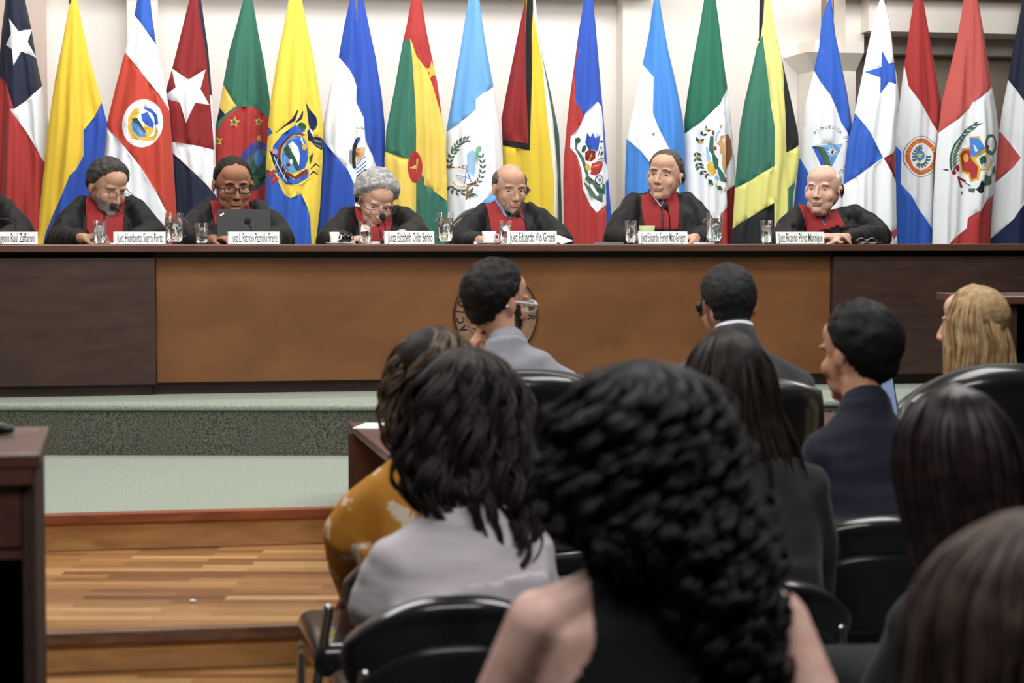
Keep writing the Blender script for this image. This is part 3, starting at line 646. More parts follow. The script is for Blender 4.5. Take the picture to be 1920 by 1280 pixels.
# Ecuador
flag('yellow flag with oval crest and condor above blue, right of second judge', 2.02, [(541,0),(532,50),(520,110),(507,190),(503,236),(499,300),(497,380),(495,458)], [(566,0),(576,50),(590,120),(602,200),(606,240),(605,300),(600,390),(592,458)], 'eye',
  [('bl2', [(490,238),(505,240),(510,250),(500,258),(490,262)]),
   ('bl2', [(484,322),(502,318),(516,328),(522,345),(528,358),(534,366),(542,370),(556,366),(562,362),(574,388),(580,410),(583,458),(583,600),(470,600)]),
   ('eye', [(522,344),(520,334),(526,326),(560,346),(566,362),(542,372),(532,366)]),
   ('red', [(498,326),(512,318),(520,322),(500,334)]), ('red', [(504,338),(516,330),(522,336),(508,346)]),
   ('bl2', [(551,236),(572,246),(560,252),(536,262),(520,290),(524,318),(548,338),(575,324),(578,316),(576,334),(555,346),(534,346),(520,330),(510,305),(510,275),(528,252)]),
   ('wine', [(560,250),(572,254),(552,260),(530,280),(526,300),(534,322),(550,332),(574,316),(576,326),(552,338),(530,326),(520,300),(520,278),(540,256)]),
   ('gold', circ(551,290,26,37,34,14)), ('hbl', circ(551,290,23.5,34.5,34,14)), ('bl2', [(545,264),(562,258),(574,278),(576,300),(570,316),(558,322),(552,290)]), ('wht', [(538,272),(546,266),(556,276),(560,292),(558,312),(548,294),(542,286)]),
   ('dgn', [(530,280),(538,272),(552,298),(560,316),(554,322),(544,304),(534,292)]), ('sky', [(530,292),(544,306),(552,322),(540,320),(530,306)]), ('gold', circ(569,276,5,6,12)), ('wht', [(560,260),(563,259),(568,270),(565,271)]), ('wine', circ(538,310,4,4,8)), ('wht', circ(543,304,3,5,7)),
   ('dbl', [(571,192),(580,206),(591,220),(594,232),(590,243),(582,247),(577,234),(574,212)]), ('wht', circ(580,250,5,9,12,-14)), ('dbl', [(574,248),(578,242),(586,258),(600,258),(606,262),(604,282),(590,276),(582,266),(576,264)]), ('gry', [(588,262),(602,266),(602,269),(588,265)]), ('gry', [(588,268),(601,274),(600,277),(588,271)]),
   ('dbl', band([(516,250),(534,236),(548,226),(556,208)], [1,3,7,2])), ('dbl', band([(552,232),(562,222),(566,210)], [2,6,2])), ('dgn', circ(564,238,9,7,9,20)), ('dgn', [(580,310),(578,296),(586,286),(584,300)]),
   ('dbl', [(504,282),(512,288),(524,300),(540,336),(537,340),(526,330),(510,304)]), ('cre', band([(512,294),(524,320),(536,340)], 1.6)), ('cre', band([(520,296),(514,312),(528,308),(522,326),(534,320),(530,336)], 1.2)), ('tin', circ(514,285,6,5,10)),
   ('dbl', band([(580,318),(590,308),(600,314)], [1,4,1])), ('dbl', band([(578,330),(586,322),(596,328)], [1,4,1])), ('brn', band([(540,348),(560,348),(580,336)], .8))], (2.3,.0), [([(573,0),(576,200),(577,330),(579,458)], -.02, 6)])
# El Salvador
flag('blue and white flag with narrow crest left of the woman judge', 2.1, [(656,0),(645,50),(635,107),(618,170),(606,235),(604,262),(598,330),(592,400),(588,458)], [(682,0),(692,50),(705,110),(716,180),(722,238),(722,300),(720,458)], 'blue',
  [('wht', [(620,60),(635,107),(652,132),(660,145),(667,163),(667,195),(679,223),(682,262),(697,293),(708,325),(716,350),(712,600),(662,600),(662,348),(650,320),(624,290),(604,262),(590,240)]),
   ('cre', circ(667,256,8,12,12)), ('blk', [(664,262),(672,258),(668,270),(664,300),(666,318),(658,316),(656,296),(658,276)]), ('gry', [(652,284),(657,280),(657,312),(652,306)]), ('blue', [(668,258),(673,260),(668,272),(665,270)]),
   ('tan', [(665,278),(682,277),(680,290),(666,314)]), ('brn', circ(667,290,3,4,10)), ('wht', band([(666,312),(674,302),(682,296)], 6)), ('blue', band([(666,310),(674,300),(682,294)], 1.6)), ('wht', band([(664,322),(674,314),(684,306)], 9)), ('blue', band([(664,319),(674,311),(684,303)], 1.8)), ('blue', band([(665,325),(675,317),(684,310)], 1.8)),
   ('dgn', [(666,330),(672,324),(684,316),(682,328),(672,334),(664,338)])], (2.6,.4), [([(664,0),(667,160),(665,320),(660,458)], -.02, 7)], [('ALVA', 671, 250, 10, 8, -110, -50, 6, 6, 'gry')])
# Grenada
flag('red yellow and green flag with gold star and red disc', 2.04, [(771,0),(764,40),(755,80),(740,165),(724,245),(721,300),(724,400),(724,458)], [(790,0),(800,60),(811,112),(820,155),(829,222),(835,252),(838,330),(840,458)], 'gye',
  [('grn', [(730,60),(755,80),(767,72),(772,120),(777,200),(777,290),(764,300),(700,276),(700,200)]), ('red', [(740,-60),(820,-60),(860,230),(829,223),(812,165),(798,130),(781,108),(774,90),(767,72),(755,80),(740,86)]),
   ('gold', starp(811,133,19,-8,.40)), ('grn', [(778,340),(784,334),(789,328),(793,334),(792,346),(814,360),(838,377),(860,390),(860,600),(778,600)]), ('red', circ(775,314,15,30,28)), ('gold', [(763,316),(778,309),(778,317)]), ('gold', [(778,300),(782,298),(779,326)])],
  (2.3,.45), [([(768,72),(776,200),(777,300),(778,458)], -.03, 4)])
# Guatemala
flag('light blue and white flag with green wreath and bird left of the bald judge', 2.14, [(878,0),(870,50),(862,100),(848,180),(837,245),(836,300),(838,458)], [(899,0),(904,40),(911,85),(925,160),(938,235),(943,300),(946,458)], 'wht',
  [('sky', [(820,-60),(920,-60),(950,160),(926,162),(905,174),(887,188),(887,207),(862,228),(836,248),(800,260)]), ('sky', [(880,400),(893,388),(902,375),(930,359),(960,348),(960,600),(860,600)]),
   ] + wreath(873,313,31,50,215,262,6,11,2.6,'dgr') + wreath(876,313,36,42,178,225,5,11,2.6,'dgr') + wreath(868,312,32,42,60,-20,7,11,2.4,'dgr') + wreath(862,345,20,16,170,95,4,12,2.8,'dgr') + wreath(872,350,12,14,100,70,3,14,3,'dgr') +
  [('lgn', [(886,280),(892,275),(898,277),(897,284),(893,288),(892,300),(888,312),(886,300)]), ('lbl', [(870,290),(880,282),(886,286),(886,316),(884,334),(870,322)]), ('brn', band([(836,314),(848,314),(860,314)], 3)), ('brn', [(870,346),(888,341),(888,345),(874,352),(872,374),(867,376),(869,354)]),
   ('hbl', band([(866,312),(872,326),(879,342)], 2)), ('pur', band([(852,329),(866,332),(876,336)], 1.2)), ('hbl', band([(868,320),(866,346)], 1.4)), ('gold', band([(846,340),(852,348),(866,351),(876,348)], 2.2)), ('gry', circ(866,314,5,4,10)), ('cre', circ(866,314,3,2.5,8)), ('cre', circ(853,313,4,2.4,8))],
  (2.2,.3), [([(887,0),(886,200),(886,330),(888,458)], .022, 3)])
# Guyana
flag('red black yellow white and green flag right of the light blue one', 2.2, [(985,0),(972,60),(960,120),(948,180),(940,222),(942,266),(943,340),(943,458)], [(1004,0),(1010,50),(1018,110),(1034,180),(1048,250),(1051,320),(1053,400),(1055,458)], 'gyy',
  [('grn', [(1003,-60),(1020,-60),(1080,200),(1080,600),(1044,600),(1041,400),(1039,320),(1031,225),(1016,112)]), ('cre', [(996,-60),(1006,-60),(1017,112),(1032,225),(1040,320),(1042,400),(1044,600),(1034,600),(1031,330),(1021,240),(1012,122),(997,32)]),
   ('drd', [(900,-60),(990,-60),(986,0),(984,64),(982,140),(984,230),(986,274),(942,263),(900,250)]), ('blk', [(985,-60),(997,-60),(996,20),(992,65),(991,140),(987,245),(986,284),(942,272),(920,270),(920,258),(942,262),(984,271),(984,240),(982,140),(984,64),(987,0)])],
  (2.0,.2), [([(990,0),(988,140),(986,284),(990,458)], .035, 5), ([(1004,0),(1016,120),(1030,225),(1040,330),(1042,458)], -.03, 6)])
# Haiti
flag('blue and red flag with white panel of cannons and drums', 2.06, [(1095,0),(1085,60),(1077,120),(1070,170),(1063,230),(1057,300),(1056,340),(1058,458)], [(1112,0),(1117,50),(1122,110),(1129,190),(1134,250),(1140,330),(1146,400),(1149,458)], 'red',
  [('blue', [(1080,-60),(1130,-60),(1200,190),(1200,600),(1136,600),(1134,384),(1133,340),(1130,260),(1117,191),(1104,203),(1090,223),(1085,205),(1077,192),(1076,135),(1083,90)]),
   ('wht', [(1117,191),(1125,200),(1128,225),(1130,300),(1134,345),(1134,384),(1114,399),(1104,385),(1088,355),(1085,320),(1078,292),(1067,277),(1068,256),(1084,236),(1094,212)]), ('wht', [(1131,298),(1138,312),(1140,335),(1134,342)]),
   ('dgr', [(1076,256),(1080,268),(1078,280),(1090,296),(1100,330),(1118,346),(1126,360),(1124,380),(1112,374),(1098,360),(1090,344),(1094,330),(1084,300),(1076,280)]), ('wht', [(1080,274),(1086,284),(1089,294),(1082,286)]), ('wht', [(1106,344),(1118,366),(1114,368),(1102,348)]),
   ('blue', [(1096,250),(1103,258),(1108,250),(1112,260),(1122,254),(1116,284),(1100,282),(1092,268)]), ('wht', [(1120,282),(1126,272),(1131,274),(1130,300),(1118,298)]), ('blk', band([(1116,294),(1122,274)], 1.4)), ('blk', band([(1119,296),(1126,276)], 1.2)), ('blk', band([(1116,300),(1131,297)], 1.4)), ('blk', band([(1114,304),(1131,302)], 1.2)),
   ('drd', [(1092,286),(1100,282),(1112,284),(1112,298),(1104,304),(1092,300)]), ('red', [(1106,306),(1128,304),(1124,318),(1114,330),(1104,328),(1104,316)]), ('gold', circ(1098,314,5.5,7,10,-20)), ('gold', band([(1100,304),(1106,288)], 1.4)), ('gold', band([(1106,314),(1119,310)], 1.4)), ('gold', band([(1100,328),(1106,320)], 1.4)), ('dgn', circ(1090,280,4,8,8,20)), ('dgn', circ(1080,264,4,6,7)), ('dgn', circ(1124,266,4,3,6)), ('dgn', circ(1125,288,3,5,6,30)), ('dgn', circ(1102,276,4,3,7)),
   ('blk', circ(1119,338,8,9,20)), ('wht', circ(1119,338,6.2,7.2,20)), ('blk', circ(1119,338,2,2,8))] + [('blk', band([(1119,338), (1119+7*math.cos(a), 338+8*math.sin(a))], .9)) for a in np.arange(0, 6.28, .785)] +
  [('dgr', circ(1128,352,5,8,8)), ('dgn', [(1110,350),(1130,356),(1132,366),(1116,360)]), ('cre', [(1088,332),(1102,346),(1100,350),(1087,338)])],
  (2.4,.2), [([(1128,190),(1131,300),(1135,380),(1136,458)], -.03, 5)], [])
# Honduras
flag('bright blue and white flag with small blue stars behind the judge with blue tie', 2.12, [(1226,0),(1217,60),(1205,120),(1190,190),(1175,258),(1172,330),(1170,458)], [(1236,0),(1243,40),(1252,90),(1268,160),(1280,220),(1285,270),(1285,458)], 'wht',
  [('hbl', [(1200,-60),(1250,-60),(1330,200),(1330,600),(1290,600),(1262,310),(1247,282),(1240,265),(1226,238),(1217,213),(1220,146),(1205,122),(1196,100)]), ('hbl', [(1150,255),(1175,261),(1195,284),(1213,307),(1213,600),(1150,600)]),
   ('hbl', [(1216,250),(1221,252),(1216,257)]), ('hbl', [(1214,306),(1219,307),(1214,312)])],
  (2.0,.55), [([(1222,0),(1220,146),(1215,300),(1214,458)], .02, 4)])
# Mexico
flag('dark green white and red flag with eagle and cactus crest', 2.16, [(1320,0),(1312,50),(1300,110),(1288,185),(1283,225),(1284,300),(1287,400),(1288,458)], [(1342,0),(1349,50),(1356,110),(1364,165),(1371,230),(1377,300),(1380,350),(1380,458)], 'wht',
  [('mgr', [(1290,-60),(1350,-60),(1400,160),(1364,165),(1351,182),(1346,196),(1320,218),(1283,251),(1260,260)]), ('drd', [(1332,420),(1350,400),(1359,389),(1359,358),(1378,346),(1400,340),(1400,600),(1320,600)]), ('red', [(1325,430),(1350,398),(1359,389),(1359,600),(1320,600)])] +
  wreath(1335,290,33,52,206,236,3,11,2.6,'dgn') + wreath(1332,290,29,46,185,160,3,11,2.6,'dgn') + wreath(1330,290,28,44,150,122,3,10,2.4,'dgn') + [('tan', circ(1316,244,3.5,3,7)), ('tan', circ(1308,268,5,2.6,8)), ('tan', circ(1304,294,5,2.6,8)),
   ('grn', [(1324,256),(1332,256),(1331,280),(1334,290),(1342,300),(1342,312),(1352,326),(1358,342),(1346,340),(1340,318),(1330,308),(1328,292),(1322,282)]), ('grn', circ(1335,314,6,5,10)), ('red', circ(1331,250,3.6,5,9)), ('red', circ(1335,279,4,4,9)), ('red', circ(1356,336,3,3.5,8)),
   ('tan', [(1344,256),(1354,254),(1356,300),(1358,330),(1350,316),(1348,306),(1350,292),(1344,288),(1345,276),(1338,270),(1344,262)]), ('brn', [(1358,252),(1364,252),(1370,264),(1372,286),(1368,300),(1360,316),(1357,322),(1356,290)]), ('cre', [(1350,262),(1354,258),(1353,274)]), ('lbl', band([(1344,246),(1338,254),(1337,266)], 4)), ('tan', circ(1347,238,2.6,4,8)), ('lbl', [(1316,276),(1320,276),(1326,300),(1318,304)]), ('gold', [(1318,308),(1326,302),(1332,312),(1338,324),(1328,332),(1320,320)]), ('lbl', [(1332,334),(1338,328),(1346,336),(1340,340)]),
   ('dgn', leafp(1321,336,16,5,52)), ('dgn', leafp(1339,350,13,5,28)), ('tan', circ(1337,348,2,5,7)), ('tan', circ(1354,356,1.6,5,7)), ('red', band([(1310,326),(1318,330)], 1.6))],
  (2.0,.3), [([(1350,130),(1356,240),(1359,360),(1360,458)], -.045, 4)])
# Jamaica
flag('green yellow and black flag, left of the white-haired judge', 2.0, [(1424,0),(1423,70),(1410,130),(1396,190),(1387,240),(1382,300),(1378,350),(1372,458)], [(1444,0),(1452,45),(1460,85),(1478,165),(1497,252),(1498,300),(1488,360),(1482,458)], 'lye',
  [('blk', [(1405,-60),(1433,-60),(1432,0),(1429,40),(1424,76),(1410,80)]), ('grn', [(1428,66),(1433,120),(1437,200),(1441,240),(1441,312),(1420,326),(1400,340),(1378,352),(1350,360),(1350,240),(1410,110)]), ('blk', [(1350,440),(1374,428),(1400,408),(1441,381),(1442,600),(1350,600)]),
   ('blk', [(1461,80),(1520,250),(1520,262),(1496,272),(1466,287),(1464,107)]), ('grn', [(1470,353),(1492,341),(1520,330),(1520,600),(1471,600)])], (2.2,.0), [([(1433,60),(1440,230),(1441,458)], .03, 4), ([(1461,80),(1466,290),(1470,458)], -.02, 5)])
# Nicaragua
flag('blue and white flag with triangle crest behind the white-haired judge', 2.18, [(1553,0),(1540,40),(1536,88),(1526,132),(1510,190),(1503,240),(1498,300),(1488,390),(1483,458)], [(1558,0),(1565,60),(1577,120),(1590,185),(1597,235),(1594,270),(1588,330),(1582,458)], 'wht',
  [('bl2', [(1530,-60),(1580,-60),(1640,200),(1640,268),(1587,264),(1578,248),(1570,232),(1560,205),(1548,180),(1536,156),(1526,132),(1515,100)]), ('bl2', [(1480,290),(1499,298),(1508,318),(1516,342),(1524,380),(1528,600),(1460,600)]),
   ('lbl', [(1517,275),(1573,270),(1551,318),(1535,318)]), ('bl2', [(1517,275),(1524,275),(1542,318),(1534,318)]), ('dgr', [(1524,275),(1536,277),(1542,284),(1546,298),(1550,312),(1548,318),(1542,318)]), ('sky', [(1534,275),(1556,272),(1564,286),(1558,304),(1551,312),(1546,296)]), ('wht', starp(1552,286,10,0,.5,9)), ('drd', circ(1552,286,3,4,9,20)), ('gry', band([(1556,272),(1567,286)], 2.5))],
  (2.3,.1), [([(1556,0),(1545,200),(1545,458)], .02, 20)], [('REPUBLICA DE NICARAGUA', 1546, 285, 34, 43, -128, 68, 8, 7.5, 'gry')])
# Panama
flag('white flag with blue star, blue and red quarters right of the white-haired judge', 2.04, [(1650,0),(1641,25),(1625,100),(1612,165),(1600,225),(1590,265),(1584,320),(1578,400),(1576,458)], [(1658,0),(1668,40),(1676,115),(1682,150),(1685,190),(1680,240),(1678,280),(1680,400),(1682,458)], 'wht',
  [('bl2', [(1560,190),(1602,211),(1625,250),(1648,296),(1615,319),(1582,346),(1560,360)]), ('drd', [(1649,297),(1664,289),(1676,279),(1700,270),(1700,360),(1677,342)]), ('red', [(1658,436),(1690,424),(1690,436),(1668,449)]),
   ('bl2', [(1649,96),(1661,121),(1677,117),(1673,138),(1674,159),(1661,155),(1644,177),(1644,147),(1619,135),(1647,127)])], (2.1,.35), [([(1655,0),(1648,300),(1650,458)], .015, 16)])
# Paraguay
flag('red white and blue flag with round crest ringed by letters', 2.22, [(1713,0),(1707,40),(1700,90),(1695,125),(1687,190),(1680,240),(1677,290),(1676,458)], [(1731,0),(1738,40),(1748,100),(1757,150),(1765,205),(1764,250),(1754,330),(1752,458)], 'wht',
  [('red', [(1680,-60),(1750,-60),(1800,250),(1757,254),(1740,227),(1725,202),(1700,162),(1695,120),(1680,100)]), ('bl2', [(1660,260),(1677,271),(1687,285),(1686,345),(1700,366),(1720,396),(1740,427),(1754,446),(1760,600),(1650,600)]),
   ('dbl', circ(1720,294,31.5,38.5,40)), ('wht', circ(1720,294,30.5,37.5,40)), ('oran', circ(1720,294,28.5,34,40)), ('wht', circ(1720,294,22,25.5,36))] + wreath(1720,294,14,17,150,262,7,7,2.4,'dgr') + wreath(1720,294,14,17,130,10,7,7,2.4,'dgr') +
  [('hbl', circ(1717,292,10,10.5,24)), ('gol2', starp(1717,292,8,0,.42))], (1.9,.45), [], [('REPUBLICA DEL PARAGUAY', 1720, 294, 23.4, 27.5, -170, 118, 5.6, 5.6, 'gol2')])
# Peru
PW = []
for i in range(13):
    t = i/12; x = 1776 - 9*math.sin(t*2.2) + 44*t**1.9; y = 318-84*t; PW.append(('dgr' if i % 2 else 'grn', leafp(x-2, y+4, 20-5*t, 2.6, -100+62*t))); PW.append(('dgr', leafp(x, y+4, 20-4*t, 2.6, -52+34*t)))
flag('pink-red and white flag with palm wreath and shield crest', 2.08, [(1807,0),(1801,35),(1795,70),(1780,135),(1766,190),(1759,248),(1754,300),(1750,380),(1748,458)], [(1832,0),(1838,30),(1846,80),(1857,150),(1868,215),(1871,250),(1866,320),(1858,400),(1856,458)], 'wht',
  [('rose', [(1780,-60),(1860,-60),(1890,160),(1859,161),(1836,176),(1813,193),(1808,206),(1785,226),(1759,249),(1730,260)]), ('red', [(1770,458),(1792,438),(1802,428),(1804,408),(1822,396),(1832,382),(1859,364),(1880,350),(1880,600),(1760,600)])] + PW +
  [('gold', [(1808,276),(1796,280),(1786,290),(1794,324),(1806,328),(1808,342),(1818,338),(1821,322),(1838,321),(1846,305),(1833,284),(1826,276),(1822,257),(1808,257)]), ('red', [(1808,280),(1797,284),(1790,292),(1797,320),(1808,324),(1809,338),(1816,334),(1818,314),(1810,300)]), ('gold', circ(1803,297,4.5,8,11)), ('hbl', [(1809,260),(1820,260),(1828,279),(1812,296),(1809,290)]), ('cre', [(1812,272),(1816,274),(1819,284),(1816,286)]), ('cre', [(1815,299),(1830,286),(1842,304),(1836,317),(1821,318)]), ('dgn', circ(1826,301,6.5,8,9)), ('dgn', [(1820,306),(1824,304),(1823,313)]),
   ('dgr', circ(1845,273,17,20,26,-8)), ('wht', circ(1846,272,10.5,13,22,-8)), ('wine', circ(1836,277,5,4,8,30)), ('drd', circ(1785,316,4,7,10,-10)), ('drd', circ(1779,324,4,5,9)), ('drd', [(1784,330),(1803,338),(1802,342),(1790,338),(1798,352),(1792,352),(1786,340)]), ('dgn', leafp(1770,320,-9,2,15)), ('dgr', leafp(1797,358,-10,2,-70)), ('dgn', band([(1790,332),(1808,349)], 1.6)),
   ('dgr', leafp(1852,330,24,7,-72)), ('dgr', [(1826,345),(1830,328),(1840,332),(1848,326),(1846,338),(1852,342),(1838,348),(1828,350)]), ('blk', [(1818,350),(1822,338),(1830,346),(1828,356),(1830,360),(1820,364),(1814,356)]), ('dgr', [(1806,354),(1814,354),(1812,362),(1806,360)])],
  (2.2,.6), [([(1813,0),(1812,200),(1808,330),(1804,458)], .03, 5)])
# Dominican Republic
flag('navy white and red flag at the right edge', 2.16, [(1917,0),(1908,50),(1898,100),(1890,150),(1880,200),(1873,247),(1866,320),(1860,400),(1857,458)], [(1945,0),(1955,80),(1968,160),(1976,240),(1980,330),(1980,458)], 'wht',
  [('navy', [(1890,-60),(2000,-60),(2000,240),(1930,236),(1916,226),(1916,200),(1902,170),(1890,150),(1870,150)]), ('rose', [(1860,240),(1874,248),(1888,270),(1901,297),(1893,314),(1863,344),(1850,340)]), ('dbl', [(1840,460),(1858,446),(1890,410),(1897,394),(1912,378),(1914,364),(1940,360),(2000,330),(2000,600),(1830,600)]),
   ('rose', circ(1917,302,8,14,14)), ('hbl', circ(1920,284,7,10,12)), ('wht', circ(1921,302,6,8,12)), ('dgr', circ(1920,326,7,10,12))], (2.4,.2), [([(1914,150),(1915,300),(1912,458)], -.02, 6)])
for s in FLAGS: build_flag(s)
# ------------------------------------------------------------------ people
def rotm(yaw=0, pitch=0, roll=0): return Matrix.Rotation(math.radians(yaw), 4, 'Z') @ Matrix.Rotation(math.radians(pitch), 4, 'X') @ Matrix.Rotation(math.radians(roll), 4, 'Y')
def hand(mb, wrist, f, n, flip=1, curl=(25, 35, 25), sc=1.0, spread=1.0, mi=0):
    wrist = Vector(wrist); f = Vector(f).normalized(); n = Vector(n); n = (n - f*n.dot(f)).normalized(); s = f.cross(n)*flip
    P = lambda a, b, c: wrist + (f*a + s*b + n*c)*sc
    mb.tube([P(-.01, 0, 0), P(.02, .001, 0), P(.05, .001, -.002), P(.083, .0, 0)], [(.022*sc, .017*sc), (.03*sc, .016*sc), (.039*sc, .0145*sc), (.038*sc, .012*sc)], 14, mi, side=s)
    for i, (o, l) in enumerate(((-.030, .068), (-.010, .078), (.011, .073), (.030, .057))):
        p = P(.082 - abs(o)*.15, o, 0); d = (f + s*(o*1.5*spread)).normalized(); pts = [p - d*.012*sc, p]; a = 0
        for k, fr in enumerate((.45, .31, .24)):
            a += math.radians(curl[k]*(1+.12*i)); dd = d*math.cos(a) + n*math.sin(a); pts.append(pts[-1] + dd*l*fr*sc)
        mb.tube(pts, [.0088*sc, .0090*sc, .0082*sc, .0075*sc, .0062*sc], 10, mi)
    d1 = (f*.72 - s*.62 + n*.3).normalized(); p = P(.022, -.030, .002); q = p + d1*.038*sc; r = q + (f*.9 - s*.25 + n*.45).normalized()*.03*sc; u = r + (f*.95 + n*.5).normalized()*.022*sc
    mb.tube([p - d1*.01*sc, p, q, r, u], [.011*sc, .0115*sc, .010*sc, .009*sc, .0072*sc], 10, mi)
def head_prims(mb, Mh, k):
    E = lambda c, r, rot=None: mb.ell(c, r, 0, Mh, 22, 16, rot)
    w = k.get('w', 1); j = k.get('jaw', 1); fl = k.get('fat', 0)
    E((0, .015, .03), (.077*w, .097, .090)); E((0, -.022, -.025), (.064*w, .066, .085)); E((0, .02, -.03), (.066*w, .075, .06))
    E((0, -.028, -.072), ((.050+.010*fl)*j, .050, .042)); E((0, -.068, -.098), (.024*j, .018, .018)); E((0, -.035, .055), (.060*w, .052, .045))
    nl = k.get('nose', 1)
    mb.tube([(0, -.086, .012), (0, -.094, -.006), (0, -.098-.005*nl, -.024), (0, -.099-.008*nl, -.035)], [(.0065, .006), (.0075, .008), (.0095, .009), (.0118, .0095)], 12, 0, Mh, side=(1, 0, 0))
    for s in (-1, 1):
        E((s*.0125, -.095, -.038), (.0085, .011, .0075)); E((s*.031, -.074, .0245), (.026, .0105, .0075)); E((s*.039*w, -.056, -.030), (.024+.006*fl, .021, .024+.004*fl))
        if fl: E((s*.042, -.035, -.070), (.022*fl, .03, .028))
        R = Matrix.Rotation(s*.32, 3, 'Z') @ Matrix.Rotation(-.15, 3, 'X')
        es = k.get('ear', 1); E((s*.0805*w, .012, -.006), (.0065, .0175*es, .031*es), R); E((s*.086*w, .019, -.002), (.0045, .009, .026*es), R)
    E((0, -.0845, -.063), (.026, .0095, .0055)); E((0, -.0835, -.072), (.024, .0095, .006)); E((0, -.070, -.052), (.03, .02, .012))
    if fl: E((0, -.03, -.105), (.045*fl, .045, .022))
def to_head(V, Mh):
    Mi = np.array(Mh.inverted()); return V @ Mi[:3,:3].T + Mi[:3,3]
LAST = {}
def skin(name, rgb): return M('skin_'+name, rgb, .5, spec=.3, noise_amt=.1, noise_scale=30, bump=.04, rgb2=tuple(int(c*f) for c, f in zip(rgb, (.95, .90, .88))))
def person(label, A, Mh, hk, sk, body, arms=(), hands=(), voxel=.0045, hairc=(60, 50, 45), eyes=None, beard=None, mouth=True, name='person', lipc=None):
    """A: world frame of the figure (faces local -Y), Mh: head matrix in that frame, body: list of tube specs"""
    mb = MB(); head_prims(mb, Mh, hk)
    for pts, rad, sd in body: mb.tube(pts, rad, 18, side=sd)
    for pts, rad in arms: mb.tube(pts, rad, 14)
    for h in hands: hand(mb, **h)
    V, Q = fuse(mb, voxel, 5, .5)
    LAST['bv'] = bvh_of(V, Q)
    Hh = to_head(V, Mh); N = vnormals(V, Q)
    if eyes is not None:
        for s in (-1, 1):
            g = np.exp(-(((Hh[:,0]-s*.031)/.0165)**2 + ((Hh[:,2]-.001)/.0105)**2)) * (Hh[:,1] < -.03) * .0078
            V = V - N*g[:,None]
        g = np.exp(-(((Hh[:,0])/.024)**2 + ((Hh[:,2]+.0675)/.0022)**2)) * (Hh[:,1] < -.05) * .0035; V = V - N*g[:,None]
        for s in (-1, 1):   # folds beside nose and mouth
            g = np.exp(-(((Hh[:,0]-s*(.022+(-.035-Hh[:,2])*.35))/.0045)**2)) * ((Hh[:,2] < -.035) & (Hh[:,2] > -.085)) * (Hh[:,1] < -.04) * .0028; V = V - N*g[:,None]
    c = V[Q].mean(1); hc = to_head(c, Mh); fm = np.zeros(len(Q), dtype=np.int32)
    mats = [sk, M('lips_'+sk.name, lipc or (172, 118, 104), .5), M('facial_hair_%d_%d_%d' % hairc, hairc, .85, bump=.6, noise_scale=260), M('eye_white', (176, 168, 160), .3), M('eye_dark', (38, 26, 20), .15), M('mouth_line', (120, 72, 62), .6)]
    if eyes is not None and mouth:
        fm[((hc[:,0]/.026)**2 + ((hc[:,2]+.0675)/.0078)**2 < 1) & (hc[:,1] < -.06)] = 1
    if beard:
        nz = np.array([noise.noise(Vector((p[0]*55, p[1]*55, p[2]*55))) for p in hc]) if len(hc) < 400000 else 0
        x, y, z = hc[:,0], hc[:,1], hc[:,2]; lips = ((x/.024)**2 + ((z+.0675)/.0085)**2 < 1)
        if 'full' in beard: fm[(z < -.045-.5*y*0+nz*.008) & (y < -.008) & (z > -.122) & ~lips & ~((np.abs(x) < .034) & (z > -.056)) & (z < -.030 - (.055-np.abs(x))*.6 + .0)] = 2
        if 'mous' in beard: fm[(np.abs(x) < .030+nz*.004) & (z < -.046) & (z > -.0625) & (y < -.06)] = 2
        if 'goat' in beard: fm[(z < -.075+nz*.006) & (y < -.03) & (z > -.125)] = 2
        if 'side' in beard: fm[(z < .0) & (z > -.10) & (y > -.045) & (y < -.012) & (np.abs(x) > .04)] = 2
    # details sitting on the surface, in the same mesh
    ex = MB()
    if eyes is not None:
        bv = bvh_of(V, Q)
        def surf(x, z):
            o = Mh @ Vector((x, -.25, z)); d = (Mh.to_3x3() @ Vector((0, 1, 0))).normalized(); r = bv.ray_cast(o, d)
            return (Mh.inverted() @ r[0]).y if r[0] is not None else -.09
        op = eyes.get('open', .5); gz = eyes.get('gaze', (0, 0))
        for s in (-1, 1):
            ys = surf(s*.031, .001); c0 = Vector((s*.031, ys+.0085, .001)); ex.ell(c0, (.0118,)*3, 3, Mh, 16, 12)
            dd = Vector((gz[0], -1, gz[1])).normalized(); ex.ell(c0 + dd*.0072, (.0068,)*3, 4, Mh, 12, 8)
            # lids
            for top in (1, -1):
                L = MB(); L.ell((0, 0, 0), (.0130,)*3, 0, None, 20, 20); lim = (op*.0085 if top > 0 else -.0045)
                fs = [f for f in L.f if (sum(L.v[i].z for i in f)/len(f) > lim if top > 0 else sum(L.v[i].z for i in f)/len(f) < lim)]
                ex.add([c0+v for v in L.v], fs, 0, Mh)
            br = [(s*x, surf(s*x, z)-.001, z) for x, z in ((.014, .0215+eyes.get('frown', 0)*-.003), (.026, .0255), (.038, .0255), (.048, .0195))]
            ex.tube(br, [(.0036, .0026), (.0044, .003), (.0038, .0028), (.0018, .0018)], 8, 2, Mh)
        if mouth:
            ml = [(x, surf(x, -.0675+.0)+.0008, -.0668 - abs(x)*.17) for x in (-.023, -.012, 0, .012, .023)]
            ex.tube(ml, [.0008, .0013, .0013, .0013, .0008], 6, 5, Mh)
        for s in (-1, 1): ex.ell((s*.0075, surf(s*.0075, -.0445)+.0015, -.0445), (.003, .003, .0022), 5, Mh, 8, 6)
    VV = [Vector(v) for v in V.tolist()]
    b = len(VV); allv = np.vstack([V, np.array([tuple(p) for p in ex.v])]) if ex.v else V
    fl = Q.tolist() + [[b+i for i in f] for f in ex.f]
    fl = [f if len(set(f)) == len(f) else list(dict.fromkeys(f)) for f in fl]
